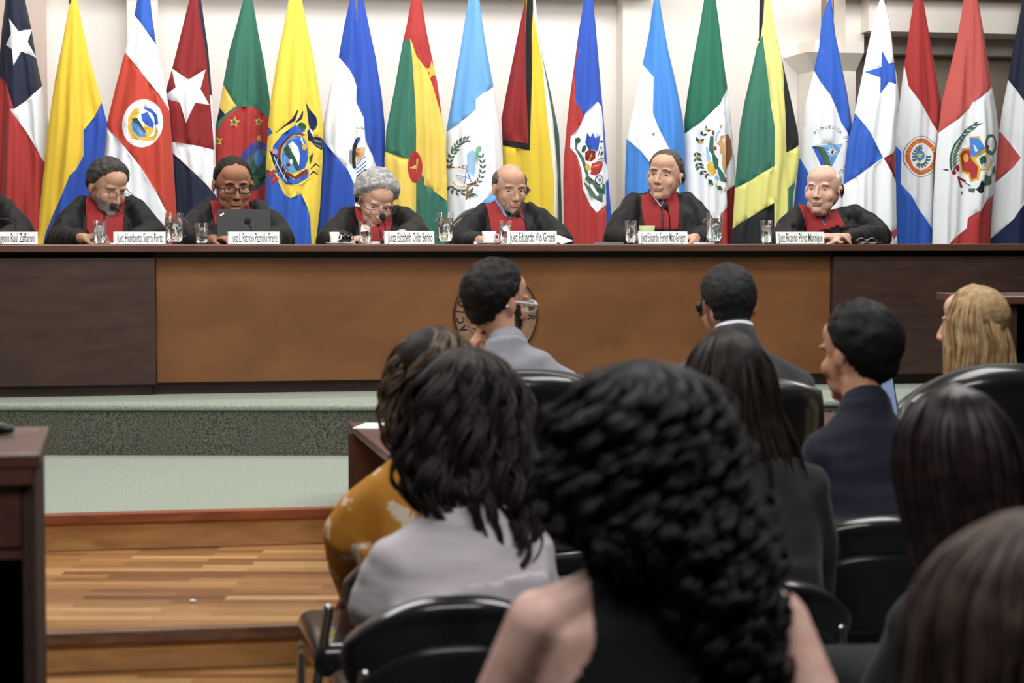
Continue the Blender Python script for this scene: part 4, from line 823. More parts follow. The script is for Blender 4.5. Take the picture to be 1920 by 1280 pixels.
    o = meshobj(name, allv.tolist(), fl, mats, None, list(fm)+ex.m, True)
    o.matrix_world = A; tag(o, label, 'person'); return o, V, Q
def hair_cap(P, Mh, line, th, col, nz=.003, name='hair', freq=60, hi=None, back=0, sz=(1, 1, 1), rough=.6, tufts=1500, tl=.026, tr=.0013, messy=.35, comb=(0, 1, -.15), taper=22, cap=True):
    """short hair: line = [(azimuth from face, lowest elevation)]; a scalp layer plus combed tufts"""
    cx = Vector((0, .015, .03)); R = Vector((.077*sz[0], .097*sz[1], .090*sz[2])); V = []; MK = []
    def mask(az, el):
        az2 = az if az <= 180 else 360-az; lo = np.interp(az2, [p[0] for p in line], [p[1] for p in line]) + 4*noise.noise(Vector((az*.09, 3.1, th*100))) + 4*noise.noise(Vector((az*.5, 7.7, th*70)))
        k = min(1, max(-.4, (el-lo)/taper))
        if hi is not None: k = min(k, min(1, max(-.4, (np.interp(az2, [p[0] for p in hi], [p[1] for p in hi])-el)/12)))
        return k
    def rad(az, el):
        a = math.radians(az); e = math.radians(el); d = Vector((math.sin(a)*math.cos(e), -math.cos(a)*math.cos(e), math.sin(e)))
        r = 1/math.sqrt((d.x/R.x)**2+(d.y/R.y)**2+(d.z/R.z)**2); az2 = az if az <= 180 else 360-az
        if el < -8: r *= 1 - .0035*(-8-el)*(.6 if az2 > 100 else 1)
        if az2 > 108 and el < 5:
            h = bv.ray_cast(Mh @ cx, (M3 @ d).normalized()); w_ = min(1, (az2-108)/14)
            if h[0] is not None: r += (min(max(r, h[3]/sc_), r*1.55)-r)*w_
        return d, r, th*(1+back*max(0, -math.cos(a))*.5)
    bv = LAST['bv']; M3 = Mh.to_3x3(); sc_ = Mh.to_scale().x
    n, m = 120, 72
    for j in range(m+1):
        el = -76 + 166*j/m
        for i in range(n):
            az = 360*i/n; k = mask(az, el); d, r, t = rad(az, el); q = (.0008 + t*.85*k**1.15 if k > 0 else -.01)
            if k > 0: q += min(1, k*3)*(nz*noise.noise(d*freq*.1)*1.3)
            V.append(cx + d*(r+q)); MK.append(k)
    F = []
    for j in range(m):
        for i in range(n):
            k = (i+1) % n; f = (j*n+i, j*n+k, (j+1)*n+k, (j+1)*n+i)
            if max(MK[x] for x in f) > -.2: F.append(f)
    rng = np.random.RandomState(int(th*1e4)+len(line)); cb = Vector(comb); out = 0
    tries = 0
    while out < tufts and tries < tufts*8:
        tries += 1; az = rng.uniform(0, 360); el = math.degrees(math.asin(rng.uniform(-.95, 1))); k = mask(az, el)
        if k <= .02: continue
        d, r, t = rad(az, el); p = cx + d*(r + t*.6*k**1.1 + nz*noise.noise(d*freq*.1)); jt = Vector(rng.normal(0, messy, 3))
        dn = (cb if el > -5 or abs(d.y) < .2 else Vector((0, .25, -1))) + jt; dn = dn - d*dn.dot(d)
        if dn.length < .05: continue
        dn.normalize(); L = tl*rng.uniform(.5, 1.2)*(.4+.6*k); w = d.cross(dn)*tr*rng.uniform(.7, 1.4); lift = th*.30*rng.uniform(.2, 1.2)*(.3+.7*k)
        b = len(V)
        for s_, off, ww in ((0, 0, .5), (.35, 1, 1), (.7, .9, .8), (1, .2, .15)):
            c = p + dn*(L*s_) + d*(lift*off - L*L*s_*s_/(2*r)); V += [c + w*ww, c + d*tr*.8*ww, c - w*ww]
        for s_ in range(3):
            q = b+s_*3; F += [(q, q+1, q+4, q+3), (q+1, q+2, q+5, q+4)]
        out += 1
    mt = M('hair_%d_%d_%d' % col, col, rough, spec=.3, noise_amt=.4, noise_scale=60, bump=.3)
    return meshobj(name, [Mh @ v for v in V], F, mt, P, None, True)
def spectacles(P, Mh, V, Q, col, w=.024, h=.017, ir=.0016, name='spectacles', z=0, y=0, metal=0, rimless=False):
    mt = M('spectacle_%d_%d_%d' % col, col, .3, metal=metal); o = None; mb = MB(); yy = -.104 + y
    for s in (-1, 1):
        pts = []
        for a in np.linspace(0, 2*math.pi, 25):
            c, q = math.cos(a), math.sin(a); pts.append((s*.032 + w*abs(c)**.7*(1 if c > 0 else -1), yy, -.002+z + h*abs(q)**.7*(1 if q > 0 else -1)))
        mb.tube(pts, ir, 6, 0, Mh, cap=False)
        mb.tube([(s*(.032+w), yy, .004+z), (s*.076, yy+.012, .005+z), (s*.081, -.03, .006+z), (s*.082, .012, .006+z), (s*.083, .03, -.012+z)], ir*1.1, 6, 0, Mh)
    mb.tube([(-.032+w, yy, .004+z), (0, yy-.003, .006+z), (.032-w, yy, .004+z)], ir, 6, 0, Mh)
    o = mb.build(name, mt, P, smooth=True)
    for s in (-1, 1):
        ln = MB(); ln.lathe([(.001, -.0004), (h*.98, -.0004), (h*.98, .0004), (.001, .0004)], 20, 0, Mh @ Matrix.Translation((s*.032, yy, -.002+z)) @ Matrix.Rotation(math.pi/2, 4, 'X') @ Matrix.Diagonal((w/h, 1, 1, 1)))
        ln.build('lens', ACRYL, o)
    return o
def earpiece(P, Mh, s, wire=None):
    mb = MB(); mb.ell((s*.092, .008, -.006), (.010, .014, .017), 0, Mh); mb.tube([(s*.088, .02, .03), (s*.092, .03, .012), (s*.09, .027, -.02), (s*.092, .01, -.032)], .003, 8, 0, Mh)
    if wire: mb.tube(wire, .0012, 6)
    return mb.build('earpiece', BLKP, P, smooth=True)
def wrinkle(V, Q, amp, sx=16, sz=5, seed=0, mask=None):
    N = vnormals(V, Q); d = np.array([noise.noise(Vector((p[0]*sx+seed, p[1]*sx, p[2]*sz))) + .5*noise.noise(Vector((p[0]*sx*2.3, p[1]*sx*2.3+seed, p[2]*sz*2.3))) for p in V.tolist()])*amp
    if mask is not None: d = d*mask
    return V + N*d[:,None]
def garment(P, name, tubes, mat, voxel=.009, amp=.004, sx=16, sz=5, seed=0, ells=(), smooth=6):
    mb = MB()
    for pts, rad, sd in tubes: mb.tube(pts, rad, 20, side=sd)
    for c, r in ells: mb.ell(c, r)
    V, Q = fuse(mb, voxel, smooth, .5); V = wrinkle(V, Q, amp, sx, sz, seed)
    o = npmesh(name, V, Q, mat, P, True); return o, V, Q
def patch(P, name, bv, poly, mat, off=.004, g=.012, thick=.002, ray_from=(0, -1, 0), tilt=None):
    """cloth piece lying on a surface: poly in local (x,z), dropped along +Y on the surface"""
    p, F, L = cdt(poly, [], g, g); V = []; ok = []
    for x, z in p:
        r = bv.ray_cast(Vector((x, -1.0, z)), Vector((0, 1, 0)))
        if r[0] is None or r[0].y < -.215: ok.append(False); V.append(Vector((x, 0, z)))
        else:
            n = r[1] if r[1].y < 0 else -r[1]; ok.append(True); V.append(r[0] + Vector((0, -1, 0))*off*.6 + n*off*.6)
    fs = [f for f in F.tolist() if all(ok[i] for i in f)]
    fs = [f if ((V[f[1]]-V[f[0]]).cross(V[f[2]]-V[f[0]])).y < 0 else f[::-1] for f in fs]
    o = meshobj(name, V, fs, mat, P, None, True)
    s = o.modifiers.new('thickness', 'SOLIDIFY'); s.thickness = thick; s.offset = -1
    return o
def legs(zs, seat_y, spread=.11, knee=.46, fwd=-1, r=.08):
    """thighs and shanks of a seated figure; zs seat height above floor z=0"""
    out = []
    for s in (-1, 1):
        out.append(([(s*.08, seat_y, zs+.09), (s*spread, seat_y+fwd*.22, zs+.10), (s*(spread+.02), seat_y+fwd*knee, zs+.07)], [r, r*.88, r*.66], None))
        out.append(([(s*(spread+.02), seat_y+fwd*knee, zs+.06), (s*(spread+.02), seat_y+fwd*(knee+.02), zs*.55), (s*(spread+.02), seat_y+fwd*(knee-.02), .08)], [r*.66, r*.64, r*.45], None))
    return out
def shoes(P, seat_y, spread, knee, fwd=-1, z0=0):
    for s in (-1, 1):
        mb = MB(); y = seat_y+fwd*(knee+.04); mb.tube([(s*(spread+.02), y-fwd*.08, .045+z0), (s*(spread+.02), y, .05+z0), (s*(spread+.02), y+fwd*.13, .035+z0)], [(.036, .04), (.042, .045), (.038, .03)], 14, side=(1, 0, 0)); mb.build('shoe', BLKP, P, smooth=True)
# ------------------------------------------------------------------ long hair from many locks
def hairmat(name, c1, c2, rough=.42):
    if name in MATS: return MATS[name]
    m = M(name, c1, rough, spec=.3); nt = m.node_tree; b = nt.nodes['Principled BSDF']; tc = nt.nodes.new('ShaderNodeTexCoord')
    n = nt.nodes.new('ShaderNodeTexNoise'); n.inputs['Scale'].default_value = 22; n.inputs['Detail'].default_value = 5
    r = ramp(nt, [(.38, c1), (.66, c2)]); nt.links.new(tc.outputs['Object'], n.inputs['Vector']); nt.links.new(n.outputs['Fac'], r.inputs[0]); nt.links.new(r.outputs[0], b.inputs['Base Color']); return m
def long_hair(P, C0, prof, mat, n=700, curl=.012, lam=.09, rad=.0028, seed=1, gap=None, step=.009, endvar=.2, core=.86, kmin=.84, kmax=1.06, wave=.0, name='hair', part=0.0, per=7):
    """prof rows: (z, cx, cy, rx, ry) below/above C0, top first"""
    rng = np.random.RandomState(seed); pz = np.array([p[0] for p in prof])[::-1]; pr = np.array([p[1:] for p in prof])[::-1]
    zt, zb = prof[0][0], prof[-1][0]; r3 = prof[4] if len(prof) > 6 else prof[3]; zz = np.linspace(zb, zt, 160); gr = np.stack([np.interp(zz, pz, pr[:,q]) for q in range(4)], 1)
    ker = np.hanning(17); ker /= ker.sum()
    for q in range(4): gr[:,q] = np.convolve(np.pad(gr[:,q], 8, mode='edge'), ker, 'valid')
    up_ = zz > r3[0]; t_ = np.clip((zz-r3[0])/(zt-r3[0]), 0, 1); cap_ = np.sqrt(np.maximum(0, 1-t_**2))
    i3 = int(np.searchsorted(zz, r3[0]))
    for q in (2, 3): gr[up_, q] = gr[i3, q]*cap_[up_]
    pz, pr = zz, gr; Vs = []; Qs = []; base = 0
    T = int(((zt-zb)+.12)/step); s = np.linspace(0, 1, T)
    cl = {}
    for i in range(n):
        ci = i//per
        if ci not in cl: cl[ci] = (rng.uniform(0, 2*math.pi), rng.uniform(kmin, kmax), rng.uniform(0, 6.28), lam*rng.uniform(.8, 1.25), curl*rng.uniform(.6, 1.3), zb + rng.rand()**1.6*endvar*(zt-zb))
        ph = cl[ci][0] + rng.normal(0, .035)
        if gap is not None:
            dlt = (math.degrees(ph)-gap[0]+180) % 360-180
            if abs(dlt) < gap[1]: continue
        k = cl[ci][1] + rng.normal(0, .012); ze = cl[ci][5] + rng.uniform(-.01, .02)
        z = zt-(zt-ze)*s**1.25 - .0 + 0*s
        X = np.stack([np.interp(z, pz, pr[:,q]) for q in range(4)], 1)
        top = np.minimum(1, s*14)**.5
        kk = 1+(k-1)*np.minimum(1, s*5)
        dx, dy = math.sin(ph), -math.cos(ph)
        x = X[:,0]+part*(1-top) + X[:,2]*kk*dx*top; y = X[:,1] + X[:,3]*kk*dy*top
        g = np.minimum(1, np.maximum(0, (s-.05)*5)); p0 = cl[ci][2] + rng.normal(0, .25); lm = cl[ci][3]; c = cl[ci][4]*g
        th = p0 + (zt-z)*2*math.pi/lm
        x = x + c*np.cos(th)*dx + c*np.sin(th)*dy; y = y + c*np.cos(th)*dy - c*np.sin(th)*dx
        z = z + c*.35*np.sin(th*1.0+1)
        if wave: 
            w2 = wave*g; x = x + w2*np.sin(z*9+p0); y = y + w2*np.cos(z*7+p0*1.7)
        c3 = np.stack([x, y, z], 1); t = np.gradient(c3, axis=0); t /= np.linalg.norm(t, axis=1, keepdims=True)+1e-9
        a = np.cross(t, [dx, dy, .2]); a /= np.linalg.norm(a, axis=1, keepdims=True)+1e-9; b = np.cross(t, a)
        r = rad*rng.uniform(.7, 1.25)*np.minimum(1, (1-s)*7+.12); r = r[:,None]
        ring = np.stack([c3+a*r, c3+b*r*.7, c3-a*r, c3-b*r*.7], 1).reshape(-1, 3); Vs.append(ring)
        q = (np.arange(T-1)[:,None]*4 + np.arange(4)[None,:]); q2 = (np.arange(T-1)[:,None]*4 + (np.arange(4)[None,:]+1) % 4)
        Qs.append(np.stack([q, q2, q2+4, q+4], 2).reshape(-1, 4)+base); base += len(ring)
    # core volume
    rows = 40; m = 40; cv = []; cq = []
    zs = np.linspace(zt-.014, zb+(.12+endvar*.6)*(zt-zb), rows)
    for z in zs:
        X = [float(np.interp(z, pz, pr[:,q])) for q in range(4)]
        for k in range(m):
            a = 2*math.pi*k/m; f = core
            if gap is not None:
                dlt = (360*k/m-gap[0]+180) % 360-180
                if abs(dlt) < gap[1]*1.1 and z < zt-.06: f = core*.15
            cv.append((X[0]+X[2]*f*math.sin(a), X[1]-X[3]*f*math.cos(a), z))
    for j in range(rows-1):
        for k in range(m): cq.append((j*m+k, (j+1)*m+k, (j+1)*m+(k+1) % m, j*m+(k+1) % m))
    Vs.append(np.array(cv)); Qs.append(np.array(cq)+base)
    V = np.vstack(Vs) + np.array(C0); Q = np.vstack(Qs); return npmesh(name, V, Q, mat, P, True)
def frame(px, py, Y, z0, rz):
    """figure frame: origin on the floor (height z0) below the point seen at px,py at distance Y"""
    p = PY(px, py, Y); return Matrix.Translation((p.x, p.y, z0)) @ Matrix.Rotation(rz, 4, 'Z')
# ------------------------------------------------------------------ judges
ROBE = M('robe_black', (15, 15, 17), .58, sheen=.04, spec=.3, bump=.15, noise_scale=240)
STOLE = M('stole_red', (142, 46, 48), .8, sheen=.05, spec=.2, bump=.1, noise_scale=300)
SHW = M('shirt_white', (226, 228, 232), .7)
def judge(px, hcx, hcy, hrot, hs, hk, sk, rob, stole, label, hairc, eyes, v=.78, beard=None, arms=None, hands=(), shirt=None, tie=None, zip_=None, dz=0, seed=0):
    base = PH(px, 440, v); A = Matrix.Translation((base.x, base.y, Z3)) @ Matrix.Rotation(TH, 4, 'Z'); Ai = A.inverted()
    J = lambda x, y, d=0: Ai @ PH(x, y, v+d)
    hd = J(hcx, hcy, -.06); Mh = Matrix.Translation(hd) @ rotm(*hrot) @ Matrix.Scale(hs, 4)
    # robe silhouette: rob = [(y, xl, xr)] in the photograph, shoulders downwards
    sl, sr = J(rob[0][1], rob[0][0]), J(rob[0][2], rob[0][0])
    shz = (sl.z+sr.z)/2; nb = Vector(((sl.x+sr.x)/2*.3+hd.x*.7, .02, hd.z-.155*hs)); cx = (sl.x+sr.x)/2
    mx = J((rob[1][1]+rob[1][2])/2, rob[1][0]).x
    zs = .42
    tor = [([(mx*.3, .06, zs+.08), (mx*.6, .05, zs+.25), (mx, .03, shz-.22), (cx, .03, shz-.12), (nb.x*.6+cx*.4, .035, shz-.09)], [(.17, .125), (.16, .12), (.15, .10), (.13, .07), (.05, .045)], (1, 0, 0)),
           ([(nb.x*.7+cx*.3, .04, shz-.08), (nb.x, .02, nb.z), (hd.x*.85+nb.x*.15, hd.y*.6+.02, hd.z-.06)], [.046, .050, .052], (1, 0, 0))] + legs(zs, .05)
    al = []
    L = arms or [([rob[1][1], rob[1][0]], [rob[-1][1]+14, rob[-1][0]-6]), ([rob[1][2], rob[1][0]], [rob[-1][2]-14, rob[-1][0]-6])]
    el = []
    for s, ((ex, ey, ed), (wx, wy, wd)) in zip((-1, 1), L):
        S = Vector((cx + s*(sr.x-sl.x)*.5*.9, .03, shz-.045)); E = J(ex, ey, ed); Wt = J(wx, wy, wd); el.append((S, E, Wt)); al.append(([S, E, Wt], [.045, .038, .026]))
    hh = []
    for h in hands:
        h = dict(h); k = h.pop('arm'); h['wrist'] = el[k][2]; hh.append(h)
    P, V, Q = person(label, A, Mh, hk, sk, tor, al, hh, .0045, hairc, eyes, beard)
    tag(P, None, None, 'judges seated behind the bench')
    # robe
    tubes = [([(mx*.4, .05, zs+.10), (mx*.7, .04, zs+.3), (mx, .02, shz-.22), (cx, .02, shz-.11), (nb.x*.5+cx*.5, .025, shz-.035), (nb.x, .03, nb.z-.03)], [(.30, .19), (.29, .18), (.25, .16), (.195, .125), (.125, .095), (.080, .07)], (1, 0, 0))]
    for S, E, Wt in el:
        M1 = (S+E)/2; e2 = E+(Wt-E)*.4
        tubes.append(([Vector((cx, .03, shz-.09)), S, M1+Vector((0, 0, .005)), E, e2, E+(Wt-E)*.80], [(.06, .06), (.062, .060), (.074, .072), (.076, .070), (.062, .052), (.046, .038)], None))
    o, RV, RQ = garment(P, 'robe', tubes, ROBE, .009, .011, 15, 3.5, seed, smooth=16)
    bv = bvh_of(RV, RQ)
    P2 = lambda pts, d=-.13: [(J(x, y, d).x, J(x, y, d).z) for x, y in pts]
    mb = MB(); cz = nb.z-.005
    mb.tube([(nb.x, .028, cz-.03), (nb.x*.9+hd.x*.1, .018, cz+.034)], [(.070, .066), (.060, .058)], 28, side=(1, 0, 0), cap=False); mb.build('shirt_collar', M('shirt_blue', (128, 150, 190), .7) if shirt == 'blue' else SHW, P, smooth=True)
    mb = MB(); mb.tube([(nb.x, .036, cz-.055), (nb.x, .034, cz+.012)], [(.108, .094), (.074, .070)], 28, side=(1, 0, 0), cap=False); mb.build('stole_collar', STOLE, P, smooth=True)
    patch(P, 'stole', bv, P2(stole), STOLE, .006)
    if isinstance(shirt, str) and shirt != 'white' or shirt == 'white': pass
    if tie:
        if tie[2]: patch(P, 'shirt_front', bv, P2(tie[2]), M('shirt_blue', (128, 150, 190), .7) if shirt == 'blue' else SHW, .010, .008)
        patch(P, 'necktie', bv, P2(tie[1]), M('tie_%d_%d_%d' % tie[0], tie[0], .6), .0135, .008)
    if zip_: patch(P, 'robe_opening', bv, P2(zip_), M('robe_edge', (14, 14, 16), .6), .009, .008)
    shoes(P, .05, .11, .46)
    return P, Mh, V, Q, J
def jchair(px, v, topz, w, label):
    p = PH(px, 440, v); o = empty('desk_chair', (p.x, p.y, Z3), TH, label, 'chair', 'black leather chairs of the judges'); armchair_parts(o, w, topz-Z3, .40, 1, False, False, leg=.25); return o
def armchair_parts(o, w, hz, zs, f, shell=True, arms=True, T=.075, curve=.08, drop=.10, tilt=.10, leg=.28, sled=False, seat_w=None):
    """office chair; backrest on +Y side times f, seat front towards -Y times f"""
    def back(w, h0, h1, T, yoff, curve, drop, name, mat, bulge=.0):
        nx, nz = 30, 18; V = []; F = []
        for side in (0, 1):
            for j in range(nz+1):
                for i in range(nx+1):
                    u = -1+2*i/nx; t = j/nz; top = h1-drop*abs(u)**2.6; z = h0+(top-h0)*t; ww = w/2*(1-.13*(1-t)**2 - .06*t**6)
                    th = T*(max(0, 1-abs(u)**8))**.5*(max(0, 1-abs(2*t-1)**10))**.5
                    if t > .8: th *= 1+bulge*math.sin((t-.8)/.2*math.pi)
                    y = yoff - curve*u*u + tilt*(z-h0) + (th/2 if side else -th/2); V.append((u*ww, y*f, z))
        K = (nx+1)*(nz+1)
        for s in (0, 1):
            for j in range(nz):
                for i in range(nx):
                    a = s*K+j*(nx+1)+i; q = (a, a+1, a+nx+2, a+nx+1); F.append(q if (s == 0) == (f > 0) else q[::-1])
        bd = [j*(nx+1) for j in range(nz+1)] + [nz*(nx+1)+i for i in range(1, nx+1)] + [j*(nx+1)+nx for j in range(nz-1, -1, -1)] + [i for i in range(nx-1, 0, -1)]
        for a, b in zip(bd, bd[1:]+bd[:1]): F.append((a, a+K, b+K, b) if f > 0 else (a, b, b+K, a+K))
        return meshobj(name, V, F, mat, o, None, True)
    back(w, zs+.08, hz, T, .24, curve, drop, 'backrest', BLK, .25)
    if shell: back(w*.93, zs+.02, hz-.095, .02, .24+T*.62, curve, drop*.9, 'back_shell', M('shell_plastic', (30, 32, 35), .28))
    mb = MB(); mb.box((0, 0, zs+.005), (seat_w or w*.92, .48, .085)); s = mb.build('seat', BLK, o, bevel=.035, seg=5, smooth=True)
    if arms:
        for sx in (-1, 1):
            mb = MB(); mb.tube([(sx*w*.52, .19*f, zs+.0), (sx*w*.55, .2*f, zs+.19), (sx*w*.55, .12*f, zs+.225), (sx*w*.55, -.14*f, zs+.225), (sx*w*.55, -.2*f, zs+.19), (sx*w*.50, -.16*f, zs-.01)], .014, 10)
            a = mb.build('armrest', BLKP, o, smooth=True); mb = MB(); mb.tube([(sx*w*.55, .13*f, zs+.238), (sx*w*.55, -.15*f, zs+.238)], [(.028, .015), (.028, .015)], 14, side=(1, 0, 0)); mb.build('arm_pad', BLK, a, smooth=True)
    if sled:
        sw = (seat_w or w*.92)/2-.01
        for sx in (-1, 1):
            mb = MB(); mb.tube([(sx*sw*.9, .22*f, zs+.13), (sx*sw, .2*f, zs-.05), (sx*sw, .2*f, .05), (sx*sw, .17*f, .014), (sx*sw, -.19*f, .014), (sx*sw, -.22*f, .05), (sx*sw, -.22*f, zs-.07), (sx*sw, -.19*f, zs-.04), (sx*sw*.8, -.16*f, zs-.035)], .0125, 12)
            mb.build('leg', CHROME, o, smooth=True)
        return
    mb = MB(); mb.lathe([(.03, .09), (.03, .25), (.022, .25), (.022, zs-.03), (.08, zs-.03)], 16); mb.build('gas_column', BLKP, o, smooth=False)
    for k in range(5):
        a = 2*math.pi*k/5+.3; mb = MB(); mb.tube([(0, 0, .09), (math.cos(a)*leg, math.sin(a)*leg, .065)], [(.026, .02), (.015, .013)], 10); l = mb.build('leg', BLKP, o, smooth=True)
        mb = MB(); mb.tube([(math.cos(a)*leg-.012*math.sin(a), math.sin(a)*leg+.012*math.cos(a), .028), (math.cos(a)*leg+.012*math.sin(a), math.sin(a)*leg-.012*math.cos(a), .028)], .027, 14); mb.build('caster', BLKP, l, smooth=True)
S1, S2, S3, S4, S5, S6 = skin('a', (181, 142, 118)), skin('b', (154, 110, 86)), skin('c', (196, 159, 137)), skin('d', (190, 153, 130)), skin('e', (198, 162, 139)), skin('f', (207, 171, 152))
# first, grey beard, reading
P, Mh, V, Q, J = judge(203, 203, 352, (30, 20, 4), 1.06, dict(nose=1.1), S1, [(368, 150, 252), (398, 118, 274), (455, 84, 300)],
  [(160, 372), (172, 358), (178, 376), (192, 394), (206, 394), (222, 380), (228, 364), (234, 374), (232, 400), (230, 460), (161, 460)], 'person in black robe with grey beard and glasses, reading at the microphone', (118, 112, 106),
  dict(open=.15, gaze=(.2, -.4)), beard='full mous', arms=[((112, 449, -.12), (158, 447, -.42)), ((286, 443, -.08), (240, 450, -.3))], hands=[dict(arm=0, f=(.8, -.45, .15), n=(.3, .2, -1), flip=1, curl=(30, 40, 25), sc=1.0)], shirt='white', zip_=[(192, 396), (198, 396), (197, 430), (194, 430)], seed=1)
hair_cap(P, Mh, [(0, 40), (30, 32), (55, 20), (70, 0), (84, -24), (100, -34), (120, -48), (180, -58)], .020, (62, 60, 58), .005, freq=50, tufts=1600, messy=.6, tl=.03)
spectacles(P, Mh, V, Q, (120, 96, 84), .022, .015, .0014, metal=.6)
# second, short black hair, laptop
P, Mh, V, Q, J = judge(437, 437, 347, (8, 13, 0), 1.09, dict(w=1.04, fat=1, nose=1.25), S2, [(376, 388, 488), (402, 360, 512), (455, 346, 532)],
  [(396, 374), (408, 367), (420, 381), (440, 392), (456, 388), (463, 372), (470, 377), (473, 394), (473, 425), (404, 425)], 'person in black robe with black-framed glasses looking down at a laptop', (36, 28, 26),
  dict(open=.1, gaze=(0, -.5)), arms=[((352, 447, -.1), (404, 450, -.38)), ((528, 447, -.1), (484, 450, -.38))], hands=[dict(arm=0, f=(.6, -.7, .1), n=(0, 0, -1), flip=1), dict(arm=1, f=(-.6, -.7, .1), n=(0, 0, -1), flip=-1)], shirt='white', seed=2)
hair_cap(P, Mh, [(0, 56), (25, 46), (45, 42), (65, 8), (82, -22), (100, -32), (120, -48), (180, -58)], .010, (30, 25, 23), .002)
spectacles(P, Mh, V, Q, (24, 20, 20), .025, .015, .0026); earpiece(P, Mh, 1)
# third, grey haired woman
P, Mh, V, Q, J = judge(705, 705, 376, (10, 30, 8), 1.04, dict(w=1.0, jaw=.95, fat=.5), S3, [(388, 652, 756), (404, 632, 776), (455, 606, 790)],
  [(668, 384), (678, 374), (684, 396), (700, 415), (712, 415), (726, 402), (728, 380), (737, 376), (741, 392), (739, 432), (722, 458), (692, 458), (686, 430), (672, 410)], 'person in black robe with short wavy grey hair bent over papers', (150, 140, 132),
  dict(open=.1, gaze=(0, -.5), frown=1), arms=[((622, 453, -.12), (656, 449, -.40)), ((780, 437, -.12), (752, 440, -.4))], hands=[dict(arm=0, f=(.75, -.55, .05), n=(.2, .2, -1), flip=1, curl=(35, 45, 30), sc=.9), dict(arm=1, f=(-.7, -.6, .05), n=(0, .2, -1), flip=-1, curl=(35, 45, 30), sc=.9)], zip_=[(708, 416), (712, 416), (716, 445), (714, 445)], seed=3)
hair_cap(P, Mh, [(0, 40), (30, 32), (55, 22), (72, 2), (88, -24), (110, -38), (120, -48), (180, -58)], .034, (172, 170, 168), .008, freq=40, back=.4, tufts=5000, tl=.045, tr=.0012, messy=.42, comb=(.2, .8, .35), taper=16)
spectacles(P, Mh, V, Q, (60, 50, 50), .023, .013, .0016, z=-.006); earpiece(P, Mh, -1)
# fourth, bald
P, Mh, V, Q, J = judge(958, 957, 354, (8, 10, 0), 1.02, dict(w=.96, jaw=.88, nose=1.2, ear=1.1), S4, [(384, 906, 1002), (404, 880, 1030), (455, 852, 1058)],
  [(919, 382), (932, 368), (940, 378), (953, 408), (958, 411), (966, 404), (979, 380), (985, 386), (988, 426), (988, 446), (926, 446), (922, 410)], 'person in black robe, bald with light blue collar and dark tie', (150, 128, 110),
  dict(open=.12, gaze=(0, -.4), frown=1), beard='goat', arms=[((864, 451, -.1), (905, 452, -.4)), ((1050, 453, -.12), (1018, 452, -.42))], hands=[dict(arm=0, f=(.8, -.5, 0), n=(0, 0, -1), flip=1), dict(arm=1, f=(-.7, -.6, .05), n=(0, 0, -1), flip=-1)], shirt='blue',
  tie=((28, 30, 44), [(951, 396), (962, 396), (961, 404), (957, 411), (953, 404)], [(934, 374), (940, 370), (952, 390), (958, 394), (964, 392), (974, 380), (978, 382), (966, 402), (958, 412), (948, 402)]), seed=4)
hair_cap(P, Mh, [(0, 90), (55, 60), (68, 6), (84, -8), (105, -28), (120, -48), (180, -58)], .009, (98, 84, 74), .002, taper=10, messy=.2, hi=[(0, -80), (60, -30), (72, 26), (90, 34), (180, 38)])
spectacles(P, Mh, V, Q, (150, 150, 150), .022, .015, .0009, metal=.9); earpiece(P, Mh, 1)
# fifth, looking left
P, Mh, V, Q, J = judge(1243, 1246, 330, (-34, -3, 5), 1.06, dict(nose=1.15), S5, [(362, 1186, 1298), (388, 1168, 1318), (455, 1142, 1336)],
  [(1211, 356), (1219, 348), (1236, 372), (1243, 386), (1252, 374), (1264, 346), (1282, 352), (1281, 384), (1272, 430), (1212, 430), (1210, 390)], 'person in black robe with brown receding hair and blue tie looking left', (90, 76, 66),
  dict(open=.55, gaze=(-.2, 0)), arms=[((1156, 449, -.1), (1205, 446, -.4)), ((1326, 443, -.08), (1300, 447, -.36))], hands=[dict(arm=0, f=(.85, -.4, .05), n=(0, 0, -1), flip=1), dict(arm=1, f=(-.85, -.35, .12), n=(-.2, .2, -1), flip=-1, curl=(15, 20, 15))], shirt='white',
  tie=((72, 92, 140), [(1240, 370), (1249, 370), (1248, 380), (1244, 386), (1241, 380)], [(1228, 358), (1240, 366), (1252, 366), (1264, 350), (1268, 352), (1250, 380), (1243, 388), (1236, 376)]), zip_=[(1242, 388), (1246, 388), (1246, 431), (1242, 431)], seed=5)
hair_cap(P, Mh, [(0, 54), (20, 48), (40, 50), (60, 18), (80, -6), (92, -18), (108, -28), (120, -48), (180, -58)], .010, (84, 72, 62), .002, messy=.15); earpiece(P, Mh, 1)
# sixth, white hair
P, Mh, V, Q, J = judge(1548, 1543, 356, (-38, -1, 3), 1.08, dict(fat=.9, nose=1.2, w=1.03), S6, [(386, 1498, 1612), (402, 1476, 1630), (455, 1456, 1662)],
  [(1513, 384), (1522, 378), (1542, 400), (1551, 424), (1556, 410), (1570, 372), (1578, 366), (1585, 376), (1588, 420), (1590, 456), (1564, 456), (1552, 430), (1519, 440), (1514, 410)], 'person in black robe with thin white hair and clasped hands', (216, 208, 200),
  dict(open=.4, gaze=(-.3, -.1), frown=1), arms=[((1466, 453, -.12), (1540, 448, -.42)), ((1650, 445, -.12), (1574, 447, -.46))], hands=[dict(arm=0, f=(.8, -.35, .2), n=(.1, 0, -1), flip=1, curl=(20, 30, 20), sc=1.05), dict(arm=1, f=(-.9, -.1, .15), n=(0, .2, -1), flip=-1, curl=(20, 45, 30), sc=1.05)], shirt='white',
  tie=((34, 40, 62), [(1541, 394), (1553, 394), (1555, 410), (1551, 422), (1544, 404)], [(1534, 390), (1548, 396), (1560, 376), (1568, 372), (1558, 404), (1551, 424), (1543, 402)]), seed=6)
